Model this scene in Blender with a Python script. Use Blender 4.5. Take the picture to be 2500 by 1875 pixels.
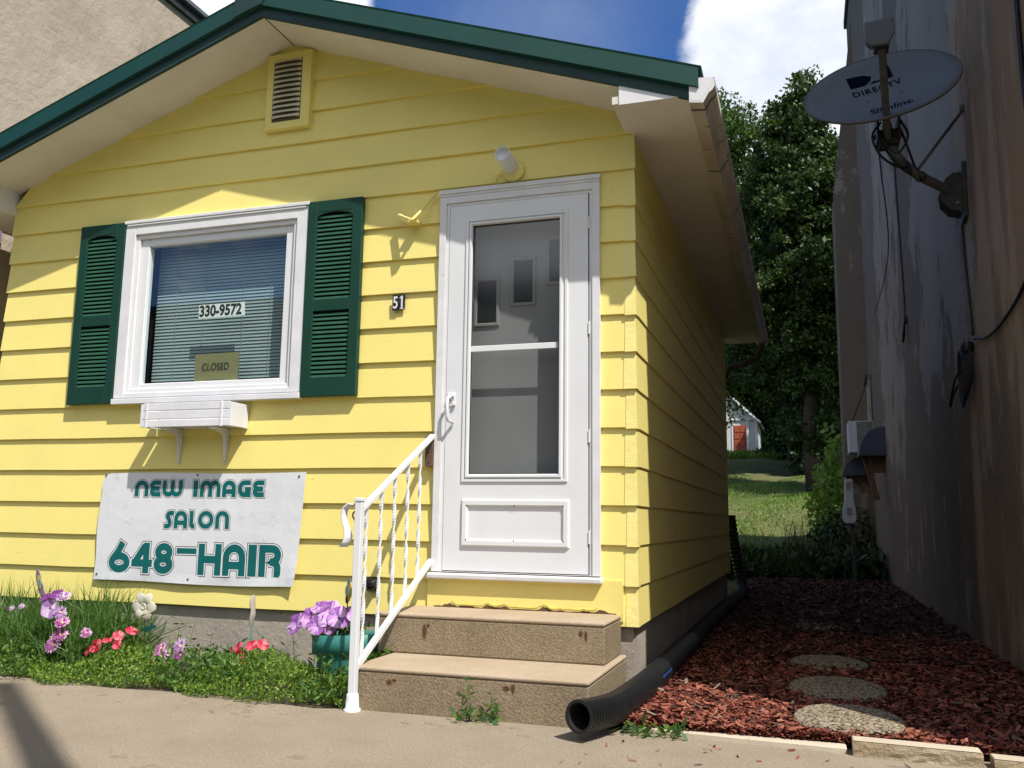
import bpy, bmesh, math, random
import numpy as np
from mathutils import Vector, Matrix
rad = math.radians
random.seed(7); RNG = np.random.default_rng(11)
scn = bpy.context.scene
for o in list(bpy.data.objects): bpy.data.objects.remove(o)
COL = scn.collection

# ------------------------------------------------------------------ camera
CAM = Vector((0.8119, -4.5460, 0.8378)); YAW, PITCH, ROLL, FPX = -0.3167, 0.15185, 0.012926, 2182.4
fw = Vector((math.sin(YAW)*math.cos(PITCH), math.cos(YAW)*math.cos(PITCH), math.sin(PITCH)))
rt = Vector((math.cos(YAW), -math.sin(YAW), 0)); up = rt.cross(fw)
r2 = rt*math.cos(ROLL)+up*math.sin(ROLL); u2 = up*math.cos(ROLL)-rt*math.sin(ROLL)
cam = bpy.data.cameras.new('camera'); camo = bpy.data.objects.new('camera', cam); COL.objects.link(camo)
camo.matrix_world = Matrix(((r2.x,u2.x,-fw.x,CAM.x),(r2.y,u2.y,-fw.y,CAM.y),(r2.z,u2.z,-fw.z,CAM.z),(0,0,0,1)))
cam.sensor_width = 36; cam.lens = 36*FPX/2500; cam.clip_start = .05; cam.clip_end = 2000
scn.camera = camo

# ------------------------------------------------------------------ world, sun, exposure
SUNV = Vector((0.467, -0.37, 0.873)).normalized()           # towards the sun
world = bpy.data.worlds.new('World'); scn.world = world; world.use_nodes = True
wn, wl = world.node_tree.nodes, world.node_tree.links
wn.clear()
def wnode(t, **k):
    n = wn.new(t)
    for a, b in k.items(): setattr(n, a, b)
    return n
sky = wnode('ShaderNodeTexSky'); sky.sky_type = 'NISHITA'; sky.sun_disc = False
sky.sun_elevation = math.asin(SUNV.z); sky.sun_rotation = math.atan2(SUNV.x, SUNV.y)
sky.air_density = 1.0; sky.dust_density = 0.05; sky.ozone_density = 4.0
tc = wnode('ShaderNodeTexCoord')
def wmath(op, a, b=None, c=None, clamp=False):
    n = wnode('ShaderNodeMath', operation=op, use_clamp=clamp)
    for i, v in enumerate((a, b, c)):
        if v is None: continue
        if isinstance(v, (int, float)): n.inputs[i].default_value = v
        else: wl.new(v, n.inputs[i])
    return n.outputs[0]
def wnoise(scale, detail, rough, dist=0.0, z=1.0):
    mp = wnode('ShaderNodeMapping'); mp.inputs['Scale'].default_value = (1,1,z); wl.new(tc.outputs['Generated'], mp.inputs[0])
    n = wnode('ShaderNodeTexNoise'); n.inputs['Scale'].default_value = scale; n.inputs['Detail'].default_value = detail
    n.inputs['Roughness'].default_value = rough; n.inputs['Distortion'].default_value = dist; wl.new(mp.outputs[0], n.inputs['Vector']); return n.outputs['Fac']
def lobe(d, inner, outer):
    v = wnode('ShaderNodeVectorMath', operation='DOT_PRODUCT'); wl.new(tc.outputs['Generated'], v.inputs[0]); v.inputs[1].default_value = Vector(d).normalized()
    m = wnode('ShaderNodeMapRange', interpolation_type='SMOOTHSTEP'); wl.new(v.outputs['Value'], m.inputs[0])
    m.inputs[1].default_value = math.cos(rad(outer)); m.inputs[2].default_value = math.cos(rad(inner)); return m.outputs[0]
n1 = wnoise(5.5, 12, .62, .35); n2 = wnoise(2.2, 6, .55)
mass = wmath('MAXIMUM', lobe((.05,.87,.46), 5.5, 11.5), lobe((-.55,.68,.50), 7.5, 11.5))
mass = wmath('MAXIMUM', mass, wmath('MULTIPLY', lobe((0.2,-0.8,0.5), 25, 62), 1.0))  # unseen cloud bank behind the camera, added for neutral fill light
lowband = wmath('MULTIPLY', lobe((.03,.92,.36), 3, 9), .9)
mass = wmath('MAXIMUM', mass, lowband)
raw = wmath('ADD', wmath('MULTIPLY', mass, .9), wmath('MULTIPLY', wmath('SUBTRACT', n1, .5), 1.5))
fac = wnode('ShaderNodeMapRange', interpolation_type='SMOOTHSTEP'); wl.new(raw, fac.inputs[0])
fac.inputs[1].default_value = .34; fac.inputs[2].default_value = .64
wisp = wnode('ShaderNodeMapRange', interpolation_type='SMOOTHSTEP'); wl.new(n2, wisp.inputs[0]); wisp.inputs[1].default_value = .50; wisp.inputs[2].default_value = .85; wisp.inputs[4].default_value = .16
facw = wmath('MAXIMUM', fac.outputs[0], wisp.outputs[0], clamp=True)
crmp = wnode('ShaderNodeValToRGB'); crmp.color_ramp.elements[0].position = .38; crmp.color_ramp.elements[0].color = (6.0,6.4,7.4,1)
crmp.color_ramp.elements[1].position = .58; crmp.color_ramp.elements[1].color = (9.0,9.1,9.4,1)
wl.new(wnoise(4.2, 8, .6, .25), crmp.inputs[0])
mix = wnode('ShaderNodeMix', data_type='RGBA'); wl.new(facw, mix.inputs[0]); tint = wnode('ShaderNodeMix', data_type='RGBA', blend_type='MULTIPLY'); tint.inputs[0].default_value = 1; wl.new(sky.outputs[0], tint.inputs[6]); tint.inputs[7].default_value = (.47,.70,1.02,1); wl.new(tint.outputs[2], mix.inputs[6]); wl.new(crmp.outputs[0], mix.inputs[7])
bg = wnode('ShaderNodeBackground'); bg.inputs[1].default_value = .094; wl.new(mix.outputs[2], bg.inputs[0])
wo = wnode('ShaderNodeOutputWorld'); wl.new(bg.outputs[0], wo.inputs[0])
sun = bpy.data.lights.new('sun', 'SUN'); sun.energy = 4.4; sun.angle = rad(.53); sun.color = (1,.955,.88)
so = bpy.data.objects.new('sun', sun); COL.objects.link(so); so.rotation_euler = (-SUNV).to_track_quat('-Z','Y').to_euler(); so.location = (5,-5,12)
scn.view_settings.view_transform = 'Standard'; scn.view_settings.look = 'None'; scn.view_settings.gamma = 1
scn.view_settings.exposure = 0.50

# ------------------------------------------------------------------ materials
def M(name, col, rough=.7, col2=None, nscale=6, var=None, bump=0, bscale=40, spec=.4, metal=0, stretch=(1,1,1), spots=None, coat=0, detail=6, lo=.35, hi=.65, bstretch=None, extra=None):
    m = bpy.data.materials.new(name); m.use_nodes = True; n, l = m.node_tree.nodes, m.node_tree.links
    b = n['Principled BSDF']; b.inputs['Roughness'].default_value = rough; b.inputs['Metallic'].default_value = metal
    b.inputs['Specular IOR Level'].default_value = spec; b.inputs['Coat Weight'].default_value = coat
    t = n.new('ShaderNodeTexCoord')
    def noise(sc, st, det=detail, ro=.6):
        mp = n.new('ShaderNodeMapping'); mp.inputs['Scale'].default_value = st; l.new(t.outputs['Object'], mp.inputs[0])
        x = n.new('ShaderNodeTexNoise'); x.inputs['Scale'].default_value = sc; x.inputs['Detail'].default_value = det; x.inputs['Roughness'].default_value = ro
        l.new(mp.outputs[0], x.inputs['Vector']); return x.outputs['Fac']
    def ramp(f, stops):
        r = n.new('ShaderNodeValToRGB'); e = r.color_ramp.elements
        while len(e) < len(stops): e.new(.5)
        for el, (p, c) in zip(e, stops): el.position = p; el.color = (*c[:3], 1)
        l.new(f, r.inputs[0]); return r.outputs[0]
    def mixc(f, a, bb, bt='MIX'):
        x = n.new('ShaderNodeMix'); x.data_type = 'RGBA'; x.blend_type = bt
        for s, v in ((0,f),(6,a),(7,bb)):
            if isinstance(v, (int,float)): x.inputs[s].default_value = v
            elif isinstance(v, tuple): x.inputs[s].default_value = (*v[:3],1)
            else: l.new(v, x.inputs[s])
        return x.outputs[2]
    c2 = col2 or tuple(c*.82 for c in col)
    c = ramp(noise(nscale, stretch), [(lo, c2), (hi, col)])
    if spots:
        for (sc, th, wid, scol, st) in spots:
            f = noise(sc, st, 5, .65)
            g = n.new('ShaderNodeMapRange'); g.interpolation_type = 'SMOOTHSTEP'; l.new(f, g.inputs[0]); g.inputs[1].default_value = th; g.inputs[2].default_value = th+wid
            c = mixc(g.outputs[0], c, scol)
    if extra: c = extra(n, l, t, c, noise, ramp, mixc)
    l.new(c, b.inputs['Base Color'])
    if bump:
        bp = n.new('ShaderNodeBump'); bp.inputs['Strength'].default_value = 1; bp.inputs['Distance'].default_value = bump
        l.new(noise(bscale, bstretch or (1,1,1), 8, .65), bp.inputs['Height']); l.new(bp.outputs[0], b.inputs['Normal'])
    return m
def leafmat(name, c1, c2, c3=None, trans=.35, rough=.5):
    m = bpy.data.materials.new(name); m.use_nodes = True; n, l = m.node_tree.nodes, m.node_tree.links
    b = n['Principled BSDF']; b.inputs['Roughness'].default_value = rough; b.inputs['Specular IOR Level'].default_value = .35
    g = n.new('ShaderNodeNewGeometry'); r = n.new('ShaderNodeValToRGB'); e = r.color_ramp.elements
    st = [c1, c2] + ([c3] if c3 else [])
    while len(e) < len(st): e.new(.5)
    for i, (el, c) in enumerate(zip(e, st)): el.position = i/(len(st)-1); el.color = (*c,1)
    l.new(g.outputs['Random Per Island'], r.inputs[0]); l.new(r.outputs[0], b.inputs['Base Color'])
    tr = n.new('ShaderNodeBsdfTranslucent'); mx = n.new('ShaderNodeMix'); mx.data_type='RGBA'; mx.blend_type='MULTIPLY'; mx.inputs[0].default_value = 1
    l.new(r.outputs[0], mx.inputs[6]); mx.inputs[7].default_value = (1.5,1.7,.7,1); l.new(mx.outputs[2], tr.inputs[0])
    ms = n.new('ShaderNodeMixShader'); ms.inputs[0].default_value = trans
    l.new(b.outputs[0], ms.inputs[1]); l.new(tr.outputs[0], ms.inputs[2]); l.new(ms.outputs[0], n['Material Output'].inputs[0]); return m

YEL = (.82,.69,.218)
MT = {}
MT['siding'] = M('yellow_paint', YEL, .55, (.76,.655,.205), 2.5, bump=.0012, bscale=26, bstretch=(1.2,1.2,9), spots=[(17,.725,.02,(.42,.34,.14),(1,1,1.4)),(3.0,.60,.12,(.74,.635,.225),(.6,.6,2)),(5,.62,.10,(.75,.66,.26),(2.5,1,.35)),(44,.745,.015,(.30,.24,.12),(1,1,1)),(9,.70,.05,(.60,.50,.17),(.5,1,1.6))])
MT['peel'] = M('bare_rusty_edge', (.16,.085,.04), .9, (.05,.03,.02), 40)
MT['corner'] = M('corner_yellow_paint', (.80,.71,.26), .55, (.74,.64,.22), 6, bump=.003, bscale=18, bstretch=(1,1,1.6), spots=[(40,.70,.02,(.55,.48,.30),(3,3,.5))])
MT['white'] = M('white_paint', (.71,.71,.73), .5, (.65,.65,.67), 4, bump=.0008, bscale=60, spots=[(30,.74,.02,(.35,.30,.26),(1,1,1))])
MT['oldwhite'] = M('weathered_white_paint', (.70,.70,.72), .6, (.63,.63,.65), 9, bump=.0012, bscale=35, bstretch=(3,3,.6), spots=[(34,.72,.02,(.42,.36,.32),(1,1,.5)),(70,.745,.02,(.30,.25,.22),(1,1,1))])
MT['alu'] = M('white_enamel', (.70,.71,.73), .4, (.66,.67,.69), 3, spec=.4)
MT['soffit'] = M('cream_soffit_paint', (.74,.70,.66), .7, (.66,.62,.57), 3, bump=.0006, bscale=120, spots=[(14,.74,.02,(.3,.25,.2),(1,1,1))])
MT['green'] = M('green_metal', (.006,.050,.040), .42, (.005,.042,.034), 3, spec=.35)
MT['darkgreen'] = M('dark_green_paint', (.012,.045,.045), .6, (.008,.03,.03), 5)
MT['shutter'] = M('green_shutter_plastic', (.006,.045,.028), .5, (.005,.038,.023), 4, spec=.3, bump=.0004, bscale=90)
MT['louver'] = M('faded_green_slat', (.040,.135,.085), .6, (.03,.11,.07), 12, spec=.25)
MT['black'] = M('black_plastic', (.012,.013,.015), .35, (.008,.008,.009), 8, spec=.5)
MT['dark'] = M('dark_void', (.012,.012,.012), .9)
MT['steel'] = M('grey_steel', (.30,.30,.31), .5, (.2,.2,.2), 12, metal=.3, spots=[(30,.62,.05,(.16,.09,.05),(1,1,1))])
MT['darksteel'] = M('dark_steel', (.06,.06,.065), .55, (.04,.035,.03), 14, metal=.2)
MT['screw'] = M('dark_screw', (.03,.025,.02), .6)
MT['gutter'] = M('gutter_metal', (.60,.56,.50), .5, (.42,.37,.31), 3, stretch=(2,.5,4), spots=[(6,.60,.05,(.22,.18,.13),(1,3,2))])
MT['downspout'] = M('dull_brown_downspout', (.14,.125,.11), .6, (.09,.08,.07), 5)
MT['vent'] = M('vent_slat', (.60,.56,.38), .6)
MT['ventin'] = M('vent_inner', (.10,.075,.05), .9)
def conc(name, c, c2, b=.004, bs=55, spots=None, rough=.9, **k): return M(name, c, rough, c2, 3.5, bump=b, bscale=bs, spec=.2, spots=spots, detail=9, **k)
MT['sidewalk'] = conc('sidewalk_concrete', (.30,.245,.18), (.255,.208,.152), .003, 150, [(95,.55,.05,(.20,.16,.118),(1,1,1)),(150,.61,.03,(.45,.39,.31),(1,1,1)),(1.1,.56,.2,(.25,.20,.145),(1,1,1)),(3.5,.64,.05,(.225,.182,.135),(1,1,1)),(38,.70,.02,(.15,.115,.085),(1,1,1)),(22,.73,.02,(.09,.07,.05),(1,1,1))])
def aggregate(n, l, t, c, noise, ramp, mixc):
    v = n.new('ShaderNodeTexVoronoi'); v.inputs['Scale'].default_value = 170; l.new(t.outputs['Object'], v.inputs['Vector'])
    r = n.new('ShaderNodeValToRGB'); e = r.color_ramp.elements; e[0].color = (.10,.07,.04,1); e[0].position = .05; e[1].color = (.40,.31,.20,1); e[1].position = .95
    x = n.new('ShaderNodeSeparateColor'); l.new(v.outputs['Color'], x.inputs[0]); l.new(x.outputs[0], r.inputs[0])
    return mixc(.36, c, r.outputs[0])
def rust(n, l, t, c, noise, ramp, mixc):
    c = aggregate(n, l, t, c, noise, ramp, mixc)
    for (x, z, sx, sz) in ((-.985,.295,.015,.045),(-.965,.325,.010,.010),(-.20,.325,.013,.018),(-.175,.315,.009,.028),(-.965,.125,.018,.014),(-.94,.135,.012,.01),(-.42,.135,.018,.013),(-.39,.135,.011,.022)):
        mp = n.new('ShaderNodeVectorMath'); mp.operation = 'SUBTRACT'; l.new(t.outputs['Object'], mp.inputs[0]); mp.inputs[1].default_value = (x+.65, 0, z)
        ms = n.new('ShaderNodeVectorMath'); ms.operation = 'MULTIPLY'; l.new(mp.outputs[0], ms.inputs[0]); ms.inputs[1].default_value = (1/sx, 0, 1/sz)
        ln = n.new('ShaderNodeVectorMath'); ln.operation = 'LENGTH'; l.new(ms.outputs[0], ln.inputs[0])
        ad = n.new('ShaderNodeMath'); ad.operation = 'ADD'; l.new(ln.outputs['Value'], ad.inputs[0]); l.new(noise(60,(1,1,.5)), ad.inputs[1])
        g = n.new('ShaderNodeMapRange'); g.interpolation_type='SMOOTHSTEP'; l.new(ad.outputs[0], g.inputs[0]); g.inputs[1].default_value = 1.0; g.inputs[2].default_value = 1.7; g.inputs[3].default_value = .9; g.inputs[4].default_value = 0
        c = mixc(g.outputs[0], c, (.085,.03,.015))
    return c
MT['step'] = conc('step_concrete', (.30,.235,.155), (.22,.17,.11), .007, 110, [(120,.62,.05,(.13,.10,.065),(1,1,1)),(2.6,.55,.2,(.26,.195,.12),(1,1,2))], extra=rust)
MT['tread'] = conc('tread_concrete', (.44,.35,.25), (.38,.295,.20), .004, 150, [(120,.60,.05,(.24,.18,.12),(1,1,1)),(3,.60,.12,(.36,.26,.16),(1,1,1))])
MT['found'] = conc('foundation_concrete', (.40,.355,.30), (.31,.275,.23), .006, 30, [(28,.68,.02,(.10,.085,.07),(1,1,1)),(60,.70,.02,(.6,.57,.5),(1,1,1))])
MT['block'] = conc('tan_block', (.42,.34,.23), (.32,.245,.15), .012, 60, [(45,.62,.05,(.30,.22,.12),(1,1,1))])
MT['edging'] = conc('cream_edging', (.55,.48,.37), (.46,.39,.29), .002, 60, [(20,.66,.04,(.35,.2,.12),(1,1,1))])
def pebble(n, l, t, c, noise, ramp, mixc):
    v = n.new('ShaderNodeTexVoronoi'); v.inputs['Scale'].default_value = 85; l.new(t.outputs['Object'], v.inputs['Vector'])
    x = n.new('ShaderNodeSeparateColor'); l.new(v.outputs['Color'], x.inputs[0])
    r = ramp(x.outputs[0], [(0,(.15,.12,.085)),(.3,(.38,.31,.22)),(.7,(.29,.24,.17)),(1,(.50,.44,.35))])
    d = ramp(v.outputs['Distance'], [(.35,(1,1,1)),(.7,(.35,.32,.28))])
    return mixc(1.0, r, d, 'MULTIPLY')
MT['pebble'] = conc('exposed_aggregate', (.5,.42,.32), (.4,.33,.25), .010, 70, extra=pebble)
MT['soil'] = M('soil', (.085,.062,.042), .95, (.05,.036,.025), 20, bump=.02, bscale=30)
MT['mulchbase'] = M('mulch_base', (.06,.018,.013), .95, (.02,.008,.006), 40, bump=.03, bscale=60)
MT['asphalt'] = M('street_concrete', (.40,.36,.30), .95, (.34,.31,.26), 20, bump=.004, bscale=90)
def lawncol(n, l, t, c, noise, ramp, mixc):
    f = noise(.55, (1,1,1), 6, .6); d = noise(9, (1,1,1), 6, .7)
    a = ramp(f, [(.40,(.06,.085,.026)),(.60,(.165,.135,.08))])
    return mixc(.5, a, ramp(d, [(.35,(.045,.075,.015)),(.65,(.21,.23,.08))]))
MT['brick'] = M('dark_brick', (.16,.085,.06), .9, (.11,.06,.045), 3)
MT['lawn'] = M('lawn_grass', (.1,.14,.03), .9, None, 2, bump=.05, bscale=14, spec=.1, extra=lawncol)
def stucco(name, base, dark, pale, seed, palew=.5, bump=.004):
    def ex(n, l, t, c, noise, ramp, mixc):
        f = noise(1.1, (1.3,1.3,.22), 6, .6); c = mixc(ramp(f, [(.50,(0,0,0)),(.58,(1,1,1))]), c, pale)
        g = noise(2.3, (1.6,1.6,.3), 7, .65); c = mixc(ramp(g, [(.60,(0,0,0)),(.72,(.75,.75,.75))]), c, dark)
        return c
    return M(name, base, .92, tuple(x*.8 for x in base), 1.2, bump=bump, bscale=70, spec=.15, extra=ex)
MT['leftwall'] = M('pale_stucco', (.50,.425,.335), .92, (.41,.345,.27), 1.6, bump=.02, bscale=5, detail=9, spec=.15,
   spots=[(1.5,.60,.16,(.24,.205,.175),(1,1.6,.32)),(5,.66,.10,(.30,.26,.22),(1,1,.5))])
def rightcol(n, l, t, c, noise, ramp, mixc):
    # paint zones along the wall: brown near the street, whitewashed streaks, grey further back, with ragged drips
    sp = n.new('ShaderNodeSeparateXYZ'); l.new(t.outputs['Object'], sp.inputs[0])
    def band(y0, y1, amp, soft, sc, zs=.5):
        f = noise(sc, (1,1,zs), 9, .66)
        a = n.new('ShaderNodeMath'); a.operation = 'MULTIPLY_ADD'; l.new(f, a.inputs[0]); a.inputs[1].default_value = amp; l.new(sp.outputs[1], a.inputs[2])
        o = []
        for (p, s) in ((y0+amp*.5, 1), (y1+amp*.5, -1)):
            g = n.new('ShaderNodeMapRange'); g.interpolation_type='SMOOTHSTEP'; l.new(a.outputs[0], g.inputs[0]); g.inputs[1].default_value = p-soft; g.inputs[2].default_value = p+soft
            if s < 0: g.inputs[3].default_value = 1; g.inputs[4].default_value = 0
            o.append(g.outputs[0])
        m2 = n.new('ShaderNodeMath'); m2.operation = 'MULTIPLY'; l.new(o[0], m2.inputs[0]); l.new(o[1], m2.inputs[1]); return m2.outputs[0]
    def mul(a, b):
        m2 = n.new('ShaderNodeMath'); m2.operation = 'MULTIPLY'; l.new(a, m2.inputs[0]); l.new(b, m2.inputs[1]); return m2.outputs[0]
    c = mixc(band(-9, 2.3, .5, .12, 1.2), c, (.32,.215,.135))
    def zb(z0, z1):
        zr = n.new('ShaderNodeMapRange'); zr.interpolation_type='SMOOTHSTEP'; l.new(sp.outputs[2], zr.inputs[0]); zr.inputs[1].default_value = z0; zr.inputs[2].default_value = z1; return zr.outputs[0]
    def madd(a_, k, b_=None):
        q = n.new('ShaderNodeMath'); q.operation = 'MULTIPLY_ADD'; l.new(a_, q.inputs[0]); q.inputs[1].default_value = k
        if b_ is None: q.inputs[2].default_value = 0
        else: l.new(b_, q.inputs[2])
        return q.outputs[0]
    c = mixc(madd(ramp(noise(.9,(1,1,.6),6,.6), [(.40,(0,0,0)),(.62,(1,1,1))]), .75), c, (.15,.13,.105))
    c = mixc(madd(band(3.8, 12.5, 1.2, .8, .9), .6), c, (.175,.16,.145))
    f = noise(1.5, (1,1.1,.75), 12, .68)
    t_ = madd(mul(band(2.1, 4.7, 1.2, .6, 1.1), zb(1.2,3.8)), .20, f)
    t_ = madd(mul(band(1.2, 5.4, .9, .4, 1.3), zb(1.6,2.4)), .07, t_)
    t_ = madd(mul(band(6.4, 9.6, 1.1, .5, 1.3), zb(.2,2.4)), .17, t_)
    c = mixc(madd(ramp(t_, [(.600,(0,0,0)),(.635,(.8,.8,.8)),(.80,(1,1,1))]), .85), c, (.32,.30,.27))
    g_ = madd(band(-9, 2.6, .6, .3, 1.3), .10, noise(2.1,(1,1,.3),9,.66))
    c = mixc(madd(ramp(g_, [(.60,(0,0,0)),(.66,(1,1,1))]), .6), c, (.42,.33,.24))
    c = mixc(ramp(noise(7,(1,1,.16),7,.7), [(.64,(0,0,0)),(.74,(.8,.8,.8))]), c, (.07,.058,.042))
    return c
MT['rightwall'] = M('stained_stucco', (.185,.15,.108), .95, (.138,.113,.083), 1.6, bump=.012, bscale=38, spec=.12, detail=9, extra=rightcol)
MT['signmetal'] = M('white_sign_metal', (.72,.73,.76), .32, (.66,.67,.70), 3, spec=.5, bump=.006, bscale=3.2, spots=[(46,.68,.03,(.30,.30,.30),(1,1,1)),(7,.58,.14,(.52,.52,.54),(1,1,1)),(90,.70,.02,(.22,.2,.18),(1,1,1)),(30,.70,.02,(.2,.2,.2),(6,1,1))])
MT['signteal'] = M('teal_vinyl', (.004,.125,.125), .35, (.004,.105,.105), 6, spec=.4)
MT['signline'] = M('dark_vinyl_line', (.035,.03,.04), .5)
MT['signwhite'] = M('white_vinyl', (.76,.77,.79), .4)
MT['ink'] = M('black_ink', (.015,.018,.03), .6)
MT['paper'] = M('tan_paper', (.33,.27,.12), .8, (.29,.24,.11), 6)
MT['paperwhite'] = M('pale_sticker', (.55,.66,.60), .7)
MT['plate'] = M('house_number_plate', (.012,.012,.016), .4)
MT['numeral'] = M('white_numeral', (.72,.70,.72), .5)
MT['blind'] = M('white_blind_slat', (.38,.425,.415), .6, (.355,.40,.39), 4)
MT['innerdoor'] = M('grey_white_door', (.47,.48,.48), .55, (.43,.44,.44), 3, bump=.0004, bscale=60)
MT['innerpane'] = M('dark_door_pane', (.045,.05,.055), .2, spec=.5)
MT['dish'] = M('dish_grey', (.145,.162,.188), .7, (.13,.147,.172), 5, spec=.2)
MT['dishback'] = M('dish_rim', (.12,.10,.09), .6)
MT['arm'] = M('galvanised_tube', (.16,.165,.17), .6, (.12,.12,.12), 14, metal=.2)
MT['logo'] = M('navy_print', (.003,.005,.014), .8, spec=.05)
MT['cable'] = M('black_cable', (.012,.012,.014), .5)
MT['acwhite'] = M('off_white_casing', (.50,.53,.58), .5, (.42,.44,.48), 5)
MT['navy'] = M('navy_hood', (.045,.06,.10), .5, (.035,.045,.08), 6)
MT['wood'] = M('weathered_wood', (.15,.085,.055), .85, (.09,.05,.032), 9, stretch=(3,3,.4), bump=.004, bscale=30, bstretch=(4,4,.5))
MT['board'] = M('pale_board', (.40,.40,.30), .85, (.22,.21,.15), 9, stretch=(2,2,.5))
MT['fence'] = M('old_fence_board', (.16,.12,.09), .9, (.10,.075,.055), 9, stretch=(4,4,.4))
MT['shedwall'] = M('peeling_white_boards', (.62,.63,.62), .8, (.50,.50,.49), 2, spots=[(3.5,.60,.05,(.25,.24,.23),(1,1,2))])
MT['shedroof'] = M('shed_shingle', (.16,.15,.14), .9)
MT['reddoor'] = M('red_orange_door', (.42,.075,.03), .6, (.30,.05,.02), 3)
MT['pot'] = M('teal_pot', (.045,.22,.18), .5, (.038,.19,.155), 5, spec=.4)
MT['rubber'] = M('corrugated_black_pipe', (.005,.0055,.006), .38, (.010,.010,.011), 18, spec=.5, spots=[(30,.70,.05,(.04,.037,.033),(1,1,1))])
MT['blue'] = M('blue_stripe', (.008,.055,.26), .6)
MT['bark'] = M('bark', (.10,.075,.055), .95, (.06,.045,.033), 14, stretch=(2,2,.5), bump=.03, bscale=12)
MT['metalroof'] = M('green_roof_panel', (.012,.09,.068), .4)
MT['hotpink'] = leafmat('hot_pink_petal', (.22,.004,.014), (.50,.014,.050), (.72,.14,.19), .12)
MT['mauve'] = leafmat('mauve_petal', (.16,.035,.26), (.42,.17,.52), (.64,.42,.70), .2)
MT['magenta'] = leafmat('magenta_petal', (.16,.02,.15), (.46,.13,.38), (.74,.48,.66), .2)
MT['lilac'] = leafmat('lilac_petal', (.22,.07,.30), (.50,.33,.58), (.72,.58,.76), .2)
MT['plum'] = leafmat('plum_petal', (.13,.02,.15), (.22,.05,.24), None, .2)
MT['pollen'] = M('yellow_centre', (.65,.50,.18), .8)
MT['cream'] = M('cream_ceramic', (.58,.50,.38), .5, (.46,.50,.42), 9)
MT['stakegreen'] = M('green_stake', (.02,.14,.10), .5)
MT['mothpurple'] = M('mauve_wing', (.30,.20,.30), .6)
MT['yellowp'] = M('yellow_spot', (.75,.65,.15), .6)
MT['bluep'] = M('blue_spot', (.08,.42,.52), .6)
MT['orangep'] = M('orange_enamel', (.60,.26,.03), .5)
MT['reddoor2'] = M('red_orange_panel', (.36,.085,.035), .6)
MT['slatep'] = M('slate_enamel', (.14,.22,.24), .5)
MT['limep'] = M('lime_enamel', (.20,.42,.04), .5)
MT['greyleafp'] = M('grey_ceramic', (.42,.37,.33), .7)
MT['grass'] = leafmat('grass_blade', (.020,.065,.010), (.065,.15,.028), (.17,.25,.08), .35)
MT['cover'] = leafmat('ground_cover_leaf', (.035,.10,.014), (.13,.23,.030), (.27,.36,.06), .35)
MT['coverdark'] = leafmat('broad_leaf', (.018,.055,.012), (.06,.14,.025), (.15,.24,.05), .3)
MT['treeleaf'] = leafmat('tree_leaf', (.011,.028,.006), (.030,.060,.011), (.075,.11,.025), .22)
MT['treeleaf2'] = leafmat('pale_tree_leaf', (.030,.065,.012), (.085,.135,.028), None, .28)
MT['vine'] = leafmat('vine_leaf', (.08,.15,.02), (.24,.33,.06), None, .35)
MT['hosta'] = leafmat('hosta_leaf', (.012,.032,.009), (.035,.065,.018), None, .2)
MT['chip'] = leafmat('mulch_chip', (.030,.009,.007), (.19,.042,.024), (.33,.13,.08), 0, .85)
MT['chipshade'] = leafmat('shade_tinted_chip', (.018,.009,.007), (.075,.030,.020), (.12,.065,.045), 0, .9)  # darker copy of the chip colour, with the rear alley's shade put in
MT['chipgrey'] = leafmat('grey_chip', (.06,.045,.04), (.24,.18,.14), None, 0, .8)

def glass(name, tint, rough=.02, refl=1.0):
    m = bpy.data.materials.new(name); m.use_nodes = True; n, l = m.node_tree.nodes, m.node_tree.links
    n.remove(n['Principled BSDF'])
    t = n.new('ShaderNodeBsdfTransparent'); t.inputs[0].default_value = (*tint,1)
    g = n.new('ShaderNodeBsdfGlossy'); g.inputs['Roughness'].default_value = rough; g.inputs[0].default_value = (refl,refl,refl,1)
    lw = n.new('ShaderNodeLayerWeight'); lw.inputs[0].default_value = .5
    pw = n.new('ShaderNodeMath'); pw.operation = 'POWER'; l.new(lw.outputs['Facing'], pw.inputs[0]); pw.inputs[1].default_value = 5
    f = n.new('ShaderNodeMath'); f.operation = 'MULTIPLY_ADD'; l.new(pw.outputs[0], f.inputs[0]); f.inputs[1].default_value = .9; f.inputs[2].default_value = .11
    ms = n.new('ShaderNodeMixShader'); l.new(f.outputs[0], ms.inputs[0]); l.new(t.outputs[0], ms.inputs[1]); l.new(g.outputs[0], ms.inputs[2])
    l.new(ms.outputs[0], n['Material Output'].inputs[0]); return m
MT['winglass'] = glass('window_glass', (.80,.90,.91))
MT['doorglass'] = glass('storm_door_screen_glass', (.66,.67,.67), .10, .7)

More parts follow.
